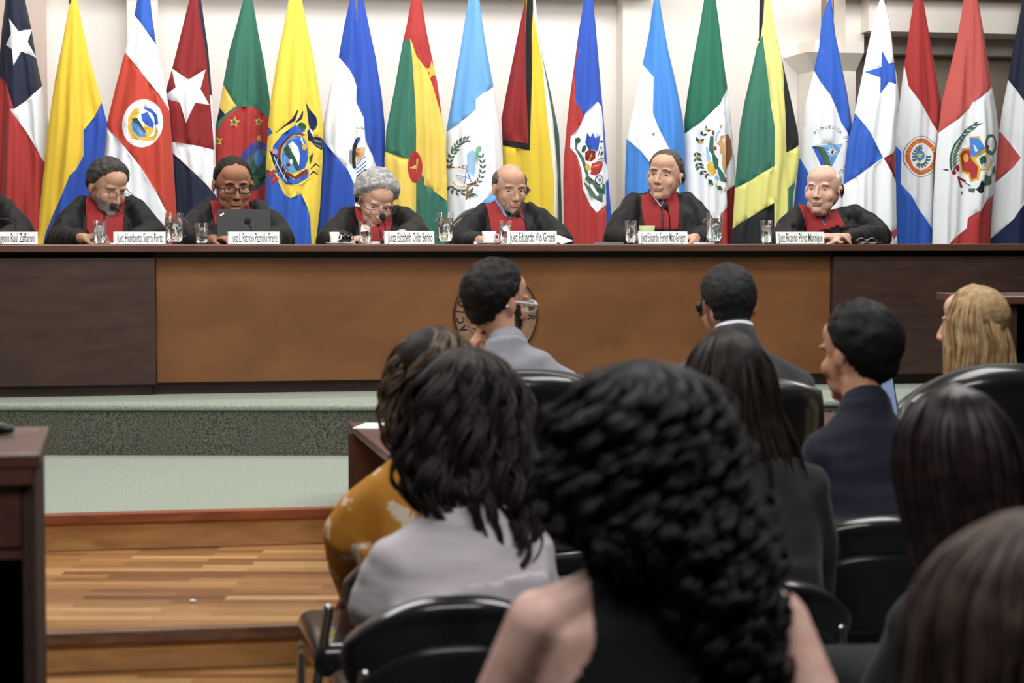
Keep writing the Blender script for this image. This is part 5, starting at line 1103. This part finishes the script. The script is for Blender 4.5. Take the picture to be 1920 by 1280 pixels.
hair_cap(P, Mh, [(0, 92), (50, 70), (66, 10), (80, -4), (92, -12), (108, -28), (120, -48), (180, -58)], .006, (214, 210, 204), .002, taper=10, hi=[(0, -80), (58, -10), (70, 40), (90, 52), (180, 60)]); earpiece(P, Mh, 1)
# seventh judge, only one shoulder inside the frame
P, Mh, V, Q, J = judge(-52, -52, 340, (0, 5, 0), 1.05, {}, S1, [(368, -112, 8), (396, -140, 30), (455, -160, 46)], [(-90, 372), (-80, 362), (-52, 392), (-24, 362), (-14, 372), (-16, 450), (-88, 450)], 'black robed shoulder of a person cut by the left edge', (120, 110, 100), dict(open=.5),
  arms=[((-144, 443, -.1), (-90, 450, -.4)), ((40, 443, -.1), (0, 450, -.42))], hands=[dict(arm=0, f=(.8, -.5, 0), n=(0, 0, -1), flip=1), dict(arm=1, f=(-.8, -.5, 0), n=(0, 0, -1), flip=-1)], shirt='white', seed=7)
hair_cap(P, Mh, [(0, 50), (40, 40), (85, -10), (180, -36)], .01, (120, 116, 112), .002)
for px, tz, lb in ((205, 1.44, 'behind the bearded judge'), (462, 1.60, 'behind the judge with the laptop'), (712, 1.42, 'behind the woman judge'), (930, 1.585, 'behind the bald judge, top showing at his shoulder'), (1224, 1.535, 'behind the judge with blue tie'), (1560, 1.42, 'behind the white-haired judge'), (-50, 1.44, 'behind the judge at the left edge')):
    jchair(px, 1.04, tz, .44, 'black leather chair ' + lb)
# ------------------------------------------------------------------ furniture of the audience pit
tb = empty('counsel_table', PZ(700, 800, .765).xy.to_3d(), 0, 'dark wooden table end with white paper, left of the curly-haired women', 'table'); tb.location.z = 0
tx, ty = tb.location.x, tb.location.y
p0, p1 = PZ(653, 792, .765), PZ(727, 852, .765)
pg = [(p0.x, p0.y), (p1.x, p1.y), (p1.x+.09, p1.y+.03), (p1.x+.22, 6.86), (2.3, 7.0), (2.3, 7.5), (.2, 7.42), (-.3, 7.16)]
pg = [(x-tx, y-ty) for x, y in pg]
mb = MB(); mb.prism(pg, .738, .765); mb.build('table_top', LECT, tb, bevel=.004)
cgx = sum(p[0] for p in pg)/len(pg); q = [(x*.97+.03*cgx+.01, y*.96+.03) for x, y in pg]
mb = MB(); mb.prism([(-.572-tx, 6.93-ty), (-.25-tx, 6.93-ty), (-.25-tx, 6.96-ty), (-.572-tx, 6.96-ty)], .0, .737); mb.build('end_panel', LECT, tb)
mb = MB(); mb.box((2.2-tx, 7.25-ty, .367), (.04, .4, .734)); mb.build('side_panel', LECT, tb)
mb = MB(); mb.box((1.0-tx, 7.4-ty, .45), (2.5, .03, .56)); mb.build('modesty_panel', LECT, tb)
def flat_paper(px, py, z, w, d, rz, lb, t=.003):
    p = PZ(px, py, z); mb = MB(); mb.box((0, 0, t/2), (w, d, t)); o = mb.build('paper_stack', PAPER, None); o.location = (p.x, p.y, z+.001); o.rotation_euler = (0, 0, rz); return tag(o, lb, 'papers')
flat_paper(700, 800, .765, .10, .2, -.15, 'white paper on the left end of the dark table', .004)
flat_paper(1140, 781, .765, .16, .22, .1, 'white paper on the dark table between the two suited men', .05)
p = PY(1664, 746, 7.15); mb = MB(); Rt = Matrix.Rotation(math.radians(-14), 4, 'X')
mb.box((0, 0, .09), (.11, .008, .18), 0, Rt); o = mb.build('tablet', BLKP, None, bevel=.002); o.location = (p.x, p.y, .7655); o.rotation_euler = (0, 0, .5); tag(o, 'tablet with pale blue screen standing behind the navy suit', 'tablet')
mb = MB(); mb.box((0, -.0048, .09), (.095, .0012, .165), 0, Rt); mb.build('screen', M('screen_pale_blue', (150, 176, 220), .3), o)
# raised side desk at the right edge
p = PY(1883, 556, 7.9); sd = empty('side_desk', (p.x, p.y, Z3), TH, 'dark wooden desk with pale top edge at the right edge of the frame', 'desk'); h = p.z - Z3
mb = MB(); mb.box((.45, .3, h-.015), (.95, .62, .03)); mb.build('desk_top', BT, sd, bevel=.004)
mb = MB(); mb.box((.05, .3, (h-.03)/2), (.03, .56, h-.03)); mb.build('side_panel', BD, sd)
mb = MB(); mb.box((.85, .3, (h-.03)/2), (.03, .56, h-.03)); mb.build('side_panel', BD, sd)
mb = MB(); mb.box((.45, .56, (h-.03)/2), (.8, .03, h-.03)); mb.build('back_panel', DARK, sd)
for o_ in (sd,): o_.location.z = Z3
# lectern at the left edge
pb, pf = PZ(80, 799, 1.0), PZ(76, 850, 1.0)
le = empty('lectern', (pf.x, pf.y, 0), TH, 'dark wooden open-backed lectern at the left edge of the frame', 'lectern'); dl = (pb-pf).length; WL = .62
mb = MB(); mb.box((-WL/2, dl/2, .985), (WL, dl, .03)); mb.build('lectern_top', LECT, le, bevel=.005)
mb = MB(); mb.box((-WL/2-.0, .012, .955), (WL-.03, .02, .03)); mb.build('front_rail', LECT, le)
for x in (-.025, -WL+.025):
    mb = MB(); mb.box((x, dl/2, .485), (.026, dl-.04, .97)); mb.build('side_panel', LECS, le, bevel=.002)
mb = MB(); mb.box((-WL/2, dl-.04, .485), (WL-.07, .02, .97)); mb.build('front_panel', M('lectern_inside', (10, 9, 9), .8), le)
mb = MB(); mb.box((-WL/2, dl/2-.02, .80), (WL-.07, dl-.09, .02)); mb.build('shelf', LECT, le)
mb = MB(); mb.box((-.068, .03, .88), (.055, .02, .13)); mb.build('stile', LECT, le)
mb = MB(); mb.box((-WL/2, dl/2-.02, .06), (WL-.07, dl-.09, .02)); mb.build('shelf', LECT, le)
p = PZ(2, 815, 1.0); mb = MB(); mb.tube([(-.05, 0, .012), (0, 0, .012), (.02, 0, .010)], [.013, .013, .009], 14); mb.lathe([(.001, 0), (.02, 0), (.018, .006), (.001, .006)], 16, c=(-.04, 0, 0)); o = mb.build('microphone_base', BLKP, None, smooth=True); o.location = (p.x, p.y, 1.001); tag(o, 'small black device lying on the lectern top', 'device')
p = PZ(361, 1130, Z1); mb = MB(); mb.ell((0, 0, .006), (.010, .007, .005), n=7, m=5); o = mb.build('paper_scrap', PAPER, None); o.location = (p.x, p.y, Z1+.0005); tag(o, 'tiny white scrap on the parquet step', 'litter')
# ------------------------------------------------------------------ audience
def loc_of(A, Y):
    Ai = A.inverted(); return lambda x, y, d=0: Ai @ PY(x, y, Y+d)
def sitter(label, Y, head, psi, pitch, hs, hk, sk, sh, mat, gname, zs=.43, voxel=.008, arms=None, hands=(), hairc=(30, 26, 26), eyes=None, beard=None, roll=0, slv=(.062, .052, .042), gvox=.010, amp=.005, sx=10, szz=9, bare=False, knee=.46, neckr=.054, turn=0, gthick=0, seed=3, legr=.08, up=.035):
    A = frame(head[0]*.5+(sh[0]+sh[2])*.25, 640, Y, 0, TH+math.pi+math.radians(turn)); L = loc_of(A, Y)
    hd = L(head[0], head[1], .05); yaw = -psi-11.3-turn
    Mh = Matrix.Translation(hd) @ rotm(yaw, pitch, roll) @ Matrix.Scale(hs, 4)
    a, b = L(sh[0], sh[1]), L(sh[2], sh[3])       # image left (local +x), image right (local -x)
    cx, shz, hw = (a.x+b.x)/2, (a.z+b.z)/2, (a.x-b.x)/2
    nb = Vector((hd.x*.75+cx*.25, .01, hd.z-.155*hs)); th = .105
    body = [([(0, .04, zs+.09), (cx*.6, .04, zs+.24), (cx, .03, shz-.22), (cx, .02, shz-(.055 if bare else .09)), (nb.x, .015, (nb.z+shz)/2-.01), (nb.x, .01, nb.z)], [(.155, .11), (.125, .095), (hw*(.84 if bare else .66), .10), (hw*(.88 if bare else .66), .086 if bare else .07), (.085 if bare else .065, .066 if bare else .055), (neckr, neckr)], (1, 0, 0)),
            ([(nb.x, .01, nb.z-.03), (nb.x, .008, nb.z), (hd.x, hd.y*.5+.005, hd.z-.05)], [neckr+.004, neckr, neckr*.98], (1, 0, 0))] + legs(zs, .05, knee=knee, r=legr)
    ar = []; AL = []
    for s, S0 in ((1, a), (-1, b)):
        S = Vector((S0.x-s*(.050 if bare else .045), .02, S0.z-(.048 if bare else .05))); k = 0 if s == 1 else 1
        if arms and arms[k]: E, Wt = [L(*q) for q in arms[k]]
        else: E = Vector((S.x+s*.05, -.06, S.z-.27)); Wt = Vector((S.x*.55, -.30, S.z-.30))
        AL.append((S, E, Wt)); ar.append(([S, E, Wt], [.034, .036, .027] if not bare else [.052, .040, .028]))
        if bare: ar.append(([Vector((nb.x+s*.02, .02, nb.z-.01)), Vector(((nb.x+S.x)/2, .022, S.z+.045)), S + Vector((-s*.01, 0, .004))], [.036, .038, .046]))
    hh = []
    for h in hands:
        h = dict(h); k = h.pop('arm'); h['wrist'] = AL[k][2]; hh.append(h)
    for k in (0, 1):
        if not any(h_.get('arm') == k for h_ in hands): hh.append(dict(wrist=AL[k][2], f=(AL[k][2]-AL[k][1]), n=(0, 0, -1), flip=1 if k else -1))
    P, V, Q = person(label, A, Mh, hk, sk, body, ar, hh, voxel, hairc, eyes, beard, mouth=eyes is not None)
    g = None
    if mat is not None:
        tb_ = [([(0, .05, zs+.06), (cx*.6, .045, zs+.24), (cx, .035, shz-.24), (cx, .025, shz-.09), (nb.x*.6+cx*.4, .022, shz+.0), (nb.x, .02, nb.z+up-.03), (nb.x, .018, nb.z+up)], [(.195, .155), (.18, .145), (hw*.90, .138), (hw*.90, .104), (.125, .088), (.080, .070), (.066, .062)], (1, 0, 0))]
        for S, E, Wt in AL: tb_.append(([Vector((nb.x, .022, nb.z+up-.045)), Vector(((nb.x*.55+S.x*.45), .022, S.z*.55+(nb.z+up-.05)*.45+.012)), S], [.048, .046, .052], None))
        for S, E, Wt in AL: tb_.append(([Vector((cx, .03, shz-.10)), S + Vector((0, 0, -.005)), (S+E)/2, E, E+(Wt-E)*.5, Wt-(Wt-E).normalized()*.02], [(.06, .06), (slv[0], slv[0]), (slv[0]*.97, slv[0]*.97), (slv[1], slv[1]), (slv[1]*.93, slv[1]*.93), (slv[2], slv[2])], None))
        g, GV, GQ = garment(P, gname, tb_, mat, gvox, amp, sx, szz, seed, smooth=9)
    shoes(P, .05, .11, knee)
    lg = MB()
    for pts, rad, sdd in legs(zs, .05, knee=knee, r=legr+.012): lg.tube(pts, rad, 16)
    TV, TQ = fuse(lg, .014, 4); npmesh('trousers', TV, TQ, M('trousers_dark', (26, 28, 34), .8), P)
    return P, Mh, A, L, V, Q, nb, hd, cx, shz
def collar(P, nb, name, mat, z0, z1, r0, r1, sy=.9, y=.012, back=.012):
    mb = MB(); n = 32; V = []; F = []
    for j in range(5):
        t = j/4; r = r0+(r1-r0)*t
        for i in range(n):
            a = 2*math.pi*i/n; fr = .5-.5*math.cos(a)   # a=0 is +y (back)
            V.append((nb.x + r*math.sin(a), y+ r*sy*math.cos(a), nb.z + z0 + (z1-z0)*t - fr*.03 + (1-fr)*back))
    for j in range(4):
        for i in range(n): F.append((j*n+i, (j+1)*n+i, (j+1)*n+(i+1) % n, j*n+(i+1) % n))
    o = meshobj(name, V, F, mat, P, None, True); s = o.modifiers.new('thickness', 'SOLIDIFY'); s.thickness = .006; return o
SUITG = M('suit_light_grey', (150, 152, 160), .85, noise_amt=.08, noise_scale=200, sheen=.1)
SUITD = M('suit_dark_grey', (64, 66, 72), .85, noise_amt=.1, noise_scale=200, sheen=.1)
SUITN = M('suit_navy', (30, 34, 50), .85, noise_amt=.1, noise_scale=200, sheen=.1)
# grey suit, profile to the right, white spectacles, hand at the cheek
P, Mh, A, L, V, Q, nb, hd, cx, shz = sitter('person in light grey suit with dark beard and white-framed glasses', 6.4, (934, 568), 52, 6, 1.06, dict(nose=1), skin('g', (206, 160, 134)), (855, 672, 1090, 692), SUITG, 'suit_jacket', voxel=.005,
   arms=[((850, 790, .12), (893, 688, .05)), None], hands=[dict(arm=0, f=(.12, .12, 1), n=(-1, .0, 0), flip=-1, curl=(35, 55, 40), sc=1.0)], hairc=(34, 28, 28), eyes=dict(open=.6), beard='full mous side')
hair_cap(P, Mh, [(0, 46), (30, 40), (50, 34), (66, 8), (84, -14), (100, -34), (120, -52), (180, -62)], .020, (28, 25, 26), .004, freq=40, tufts=2600, tl=.035, messy=.5)
spectacles(P, Mh, V, Q, (224, 224, 226), .025, .018, .0034)
collar(P, nb, 'jacket_collar', SUITG, -.02, .055, .088, .066)
# dark grey suit, seen from behind
P, Mh, A, L, V, Q, nb, hd, cx, shz = sitter('person in dark grey suit with white collar, seen from behind', 6.4, (1362, 573), -13, 10, 1.04, dict(w=1.03, ear=1.1), skin('h', (198, 148, 122)), (1236, 684, 1532, 694), SUITD, 'suit_jacket', voxel=.006, up=.075)
hair_cap(P, Mh, [(0, 50), (60, 30), (80, 0), (95, -22), (120, -50), (180, -62)], .013, (40, 40, 41), .002, tufts=3000, tl=.020, messy=.4, taper=26); earpiece(P, Mh, 1)
collar(P, nb, 'shirt_collar', SHW, .062, .108, .066, .061); collar(P, nb, 'jacket_collar', SUITD, .02, .092, .086, .067)
# navy suit
P, Mh, A, L, V, Q, nb, hd, cx, shz = sitter('person in navy suit with thick black hair turned left', 5.3, (1606, 664), -40, 6, 1.06, dict(w=1.03, fat=.6), skin('i', (208, 158, 130)), (1497, 806, 1744, 800), SUITN, 'suit_jacket', voxel=.005, eyes=dict(open=.5), amp=.006, sx=5, szz=16)
hair_cap(P, Mh, [(0, 48), (30, 42), (52, 34), (68, 6), (84, -16), (100, -34), (120, -52), (180, -64)], .022, (18, 18, 21), .004, freq=36, back=.3, tufts=2600, tl=.045, messy=.25)
collar(P, nb, 'jacket_collar', SUITN, -.02, .052, .088, .068)
def scalp(P, Mh, col, th=.003, line=((0, 40), (40, 34), (65, 12), (85, -20), (110, -36), (130, -52), (180, -60))): hair_cap(P, Mh, list(line), th, col, .001, name='scalp_hair', tufts=0)
def rows(L, C0, Y, lst):
    out = []
    for y, xl, xr, ry, cy in lst:
        a, b = L(xl, y), L(xr, y); out.append((a.z-C0.z, (a.x+b.x)/2-C0.x, cy, abs(a.x-b.x)/2, ry))
    return out
HB = hairmat('hair_blonde', (150, 120, 84), (206, 176, 130), .45)
HC = hairmat('hair_black_curls', (12, 11, 13), (26, 24, 28), .52)
HD = hairmat('hair_dark_brown', (26, 21, 21), (50, 42, 40), .5)
HM = hairmat('hair_mid_brown', (38, 30, 26), (122, 100, 78), .5)
HS = hairmat('hair_straight_dark', (26, 20, 18), (48, 38, 32), .42)
HR = hairmat('hair_brown_black', (22, 17, 17), (44, 32, 32), .36)
# blonde, profile left
P, Mh, A, L, V, Q, nb, hd, cx, shz = sitter('person with straight blonde hair in profile, behind a tall black chair', 6.15, (1824, 610), -64, 2, 1.02, dict(jaw=.92, nose=.8), skin('j', (226, 182, 158)), (1728, 722, 1920, 722), M('blouse_cream', (206, 196, 170), .8, noise_amt=.2, noise_scale=24, rgb2=(214, 186, 120)), 'blouse', voxel=.005, eyes=dict(open=.5), hairc=(140, 110, 80), up=-.01)
scalp(P, Mh, (184, 154, 112)); long_hair(P, hd, rows(L, hd, 6.15, [(533, 1822, 1858, .02, -.01), (545, 1800, 1876, .06, -.01), (565, 1780, 1892, .095, 0), (600, 1772, 1900, .105, .0), (650, 1776, 1906, .10, .01), (700, 1770, 1910, .09, .02), (780, 1772, 1914, .08, .03)]), HB, 1100, .003, .2, .0024, 11, gap=(53, 46), wave=.004, core=.93, per=5)
# mustard blouse
m = M('blouse_mustard', (198, 134, 44), .8); nt = m.node_tree; tc = nt.nodes.new('ShaderNodeTexCoord'); vo = nt.nodes.new('ShaderNodeTexVoronoi'); vo.inputs['Scale'].default_value = 10; vo.feature = 'SMOOTH_F1'; nn = nt.nodes.new('ShaderNodeTexNoise'); nn.inputs['Scale'].default_value = 16; va = nt.nodes.new('ShaderNodeVectorMath'); va.operation = 'MULTIPLY_ADD'; va.inputs[1].default_value = (.16, .16, .16)
r = ramp(nt, [(0, (150, 60, 40)), (.10, (216, 196, 170)), (.24, (222, 206, 186)), (.27, (198, 134, 44))]); nt.links.new(tc.outputs['Object'], nn.inputs['Vector']); nt.links.new(nn.outputs['Color'], va.inputs[0]); nt.links.new(tc.outputs['Object'], va.inputs[2]); nt.links.new(va.outputs[0], vo.inputs['Vector']); nt.links.new(vo.outputs['Distance'], r.inputs[0]); nt.links.new(r.outputs[0], nt.nodes['Principled BSDF'].inputs['Base Color'])
P, Mh, A, L, V, Q, nb, hd, cx, shz = sitter('person in mustard floral blouse with wavy brown hair', 5.0, (808, 708), 24, 8, 1.02, {}, skin('k', (196, 146, 118)), (670, 880, 930, 880), m, 'blouse', voxel=.009, slv=(.066, .064, .05), arms=[((648, 1000, -.02), (668, 1110, .25)), None], knee=.42)
scalp(P, Mh, (34, 27, 24)); long_hair(P, hd, rows(L, hd, 5.0, [(612, 800, 850, .02, 0), (622, 768, 880, .06, 0), (650, 742, 896, .09, .01), (700, 726, 902, .11, .01), (760, 716, 900, .11, .02), (820, 722, 896, .10, .03), (868, 745, 880, .08, .03)]), HM, 800, .014, .14, .0028, 12, core=.84, per=8, endvar=.3)
# white blouse
m = M('blouse_white', (206, 200, 204), .75, sheen=.1, bump=.3, noise_scale=14, stretch=(.6, .6, 5))
P, Mh, A, L, V, Q, nb, hd, cx, shz = sitter('person in white blouse with long wavy dark hair', 4.3, (884, 775), 4, 6, 1.04, {}, skin('l', (214, 168, 144)), (692, 1000, 1040, 996), m, 'blouse', voxel=.010, slv=(.060, .055, .045), arms=[((700, 1120, -.03), (720, 1240, .2)), None], amp=.007, sx=5, szz=14)
scalp(P, Mh, (26, 21, 21)); long_hair(P, hd, rows(L, hd, 4.3, [(652, 862, 906, .02, 0), (662, 832, 936, .06, 0), (690, 800, 962, .10, .01), (740, 774, 984, .12, .01), (800, 758, 998, .125, .02), (860, 748, 1008, .12, .03), (920, 752, 1014, .11, .05), (960, 790, 1016, .09, .06), (1010, 860, 1010, .06, .08), (1100, 900, 985, .04, .09)]), HD, 1100, .016, .17, .0028, 13, endvar=.42, core=.84, kmin=.80, kmax=1.05, per=9)
# long brown hair, dark jacket
P, Mh, A, L, V, Q, nb, hd, cx, shz = sitter('person with long straight brown hair in dark jacket', 4.7, (1372, 724), -8, 6, 1.02, {}, skin('m', (210, 164, 140)), (1238, 858, 1556, 872), M('jacket_charcoal', (40, 40, 42), .85, sheen=.1), 'jacket', voxel=.010, seed=5)
scalp(P, Mh, (26, 20, 18)); long_hair(P, hd, rows(L, hd, 4.7, [(617, 1350, 1394, .02, 0), (627, 1318, 1426, .06, 0), (650, 1298, 1446, .10, .01), (700, 1286, 1458, .12, .01), (770, 1286, 1466, .115, .02), (840, 1292, 1490, .10, .05), (920, 1300, 1512, .085, .075), (1010, 1322, 1524, .06, .09), (1090, 1350, 1520, .04, .09)]), HS, 1000, .003, .3, .0026, 14, wave=.008, core=.92, endvar=.25)
# right: straight dark hair
P, Mh, A, L, V, Q, nb, hd, cx, shz = sitter('person with straight dark hair in black jacket, right of the navy suit', 3.8, (1806, 866), -34, 6, 1.03, {}, skin('n', (212, 160, 140)), (1648, 1118, 2010, 1118), M('jacket_black_navy', (24, 25, 32), .85, sheen=.1), 'jacket', voxel=.008, seed=8, eyes=dict(open=.5))
scalp(P, Mh, (22, 17, 17)); long_hair(P, hd, rows(L, hd, 3.8, [(722, 1780, 1830, .02, 0), (732, 1744, 1870, .06, 0), (760, 1712, 1900, .105, .01), (820, 1692, 1924, .125, .01), (900, 1690, 1940, .12, .02), (1000, 1696, 1950, .105, .05), (1100, 1706, 1956, .09, .08), (1200, 1712, 1960, .07, .095), (1330, 1720, 1960, .05, .09)]), HR, 1100, .002, .3, .0026, 15, gap=(23, 34), wave=.006, core=.94, endvar=.2)
# nearest: curly black hair, sleeveless top
sk7 = skin('o', (232, 194, 180))
P, Mh, A, L, V, Q, nb, hd, cx, shz = sitter('person with long curly black hair in black sleeveless top, nearest the camera', 3.0, (1216, 858), -3, 8, 1.03, {}, sk7, (936, 1094, 1526, 1112), None, '', voxel=.007, bare=True, arms=[((925, 1330, -.04), (1000, 1500, .2)), ((1545, 1340, -.04), (1450, 1500, .2))], legr=.085)
c = V[Q].mean(1); zz = shz+.02-c[:,2]; keep = (np.abs(c[:,0]-cx) < .118 + np.maximum(0, zz-.09)*.62) & (c[:,2] < nb.z+.005-0*zz) & (c[:,2] > .5) & ~((c[:,2] > shz+.035))
N = vnormals(V, Q); sel = Q[keep]; used = np.unique(sel); mp_ = -np.ones(len(V), int); mp_[used] = np.arange(len(used)); o = npmesh('sleeveless_top', V[used]+N[used]*.005, mp_[sel], M('top_black', (12, 12, 15), .85), P); s_ = o.modifiers.new('thickness', 'SOLIDIFY'); s_.thickness = .004; s_.offset = 0
scalp(P, Mh, (12, 11, 13)); long_hair(P, hd, rows(L, hd, 3.0, [(676, 1190, 1250, .03, 0), (688, 1146, 1300, .07, 0), (715, 1104, 1342, .11, .01), (770, 1066, 1372, .135, .01), (850, 1044, 1400, .14, .02), (930, 1026, 1424, .13, .04), (985, 1030, 1440, .12, .07), (1030, 1090, 1440, .10, .09), (1100, 1180, 1436, .08, .11), (1200, 1225, 1440, .06, .12), (1340, 1240, 1452, .05, .12)]), HC, 1700, .017, .085, .0026, 16, endvar=.32, core=.80, kmin=.78, kmax=1.08, per=11)
# corner head
P, Mh, A, L, V, Q, nb, hd, cx, shz = sitter('person with blurred brown hair cut by the lower right corner', 2.3, (1996, 1205), -10, 5, 1.03, {}, skin('p', (212, 160, 140)), (1700, 1600, 2300, 1600), M('jacket_brown', (50, 44, 42), .85), 'jacket', voxel=.012)
long_hair(P, hd, rows(L, hd, 2.3, [(962, 1950, 2040, .03, 0), (975, 1890, 2100, .07, 0), (1020, 1830, 2150, .11, .01), (1100, 1770, 2200, .13, .01), (1200, 1730, 2230, .13, .02), (1350, 1705, 2240, .12, .03), (1480, 1740, 2220, .10, .04)]), hairmat('hair_taupe', (54, 44, 40), (86, 72, 64), .45), 900, .002, .3, .003, 17, wave=.008, core=.95)
# ------------------------------------------------------------------ chairs of the audience
def chair(px, Y, w, pyt, lb, zs=.41, **k):
    p = PY(px, 640, Y); hz = PY(px, pyt, Y).z; o = empty('office_chair', (p.x, p.y, 0), TH+math.pi, lb, 'chair', 'black chairs of the audience')
    off = Vector((math.sin(TH), -math.cos(TH), 0))*-.24; o.location = Vector((p.x, p.y, 0)) + off*1.0; armchair_parts(o, w, hz, zs, 1, **k); return o
chair(972, 6.08, .56, 690, 'tall padded black chair behind the grey suit', T=.095, drop=.05, shell=False)
chair(1385, 6.08, .60, 706, 'tall padded black chair behind the dark grey suit', T=.095, drop=.05, shell=False)
chair(1868, 5.8, .60, 679, 'tall padded black chair with shiny rim in front of the blonde hair', T=.105, drop=.11, shell=False)
chair(1640, 5.0, .50, 962, 'low black chair behind the navy suit', arms=False, sled=True)
chair(800, 4.72, .40, 1010, 'black chair of the mustard blouse, seat corner and steel leg showing on the left', arms=False, sled=True, seat_w=.54)
chair(852, 4.0, .46, 1112, 'low black chair with shell back behind the white blouse', arms=False, sled=True)
chair(1428, 4.4, .50, 1082, 'low black chair behind the long brown hair', arms=False, sled=True)
chair(1222, 2.72, .46, 1440, 'low black chair under the sleeveless top', arms=False, sled=True)
chair(1820, 3.5, .46, 1330, 'low black chair at the lower right', arms=False, sled=True)
chair(2000, 2.05, .46, 1650, 'black chair outside the lower right corner', arms=False, sled=True)
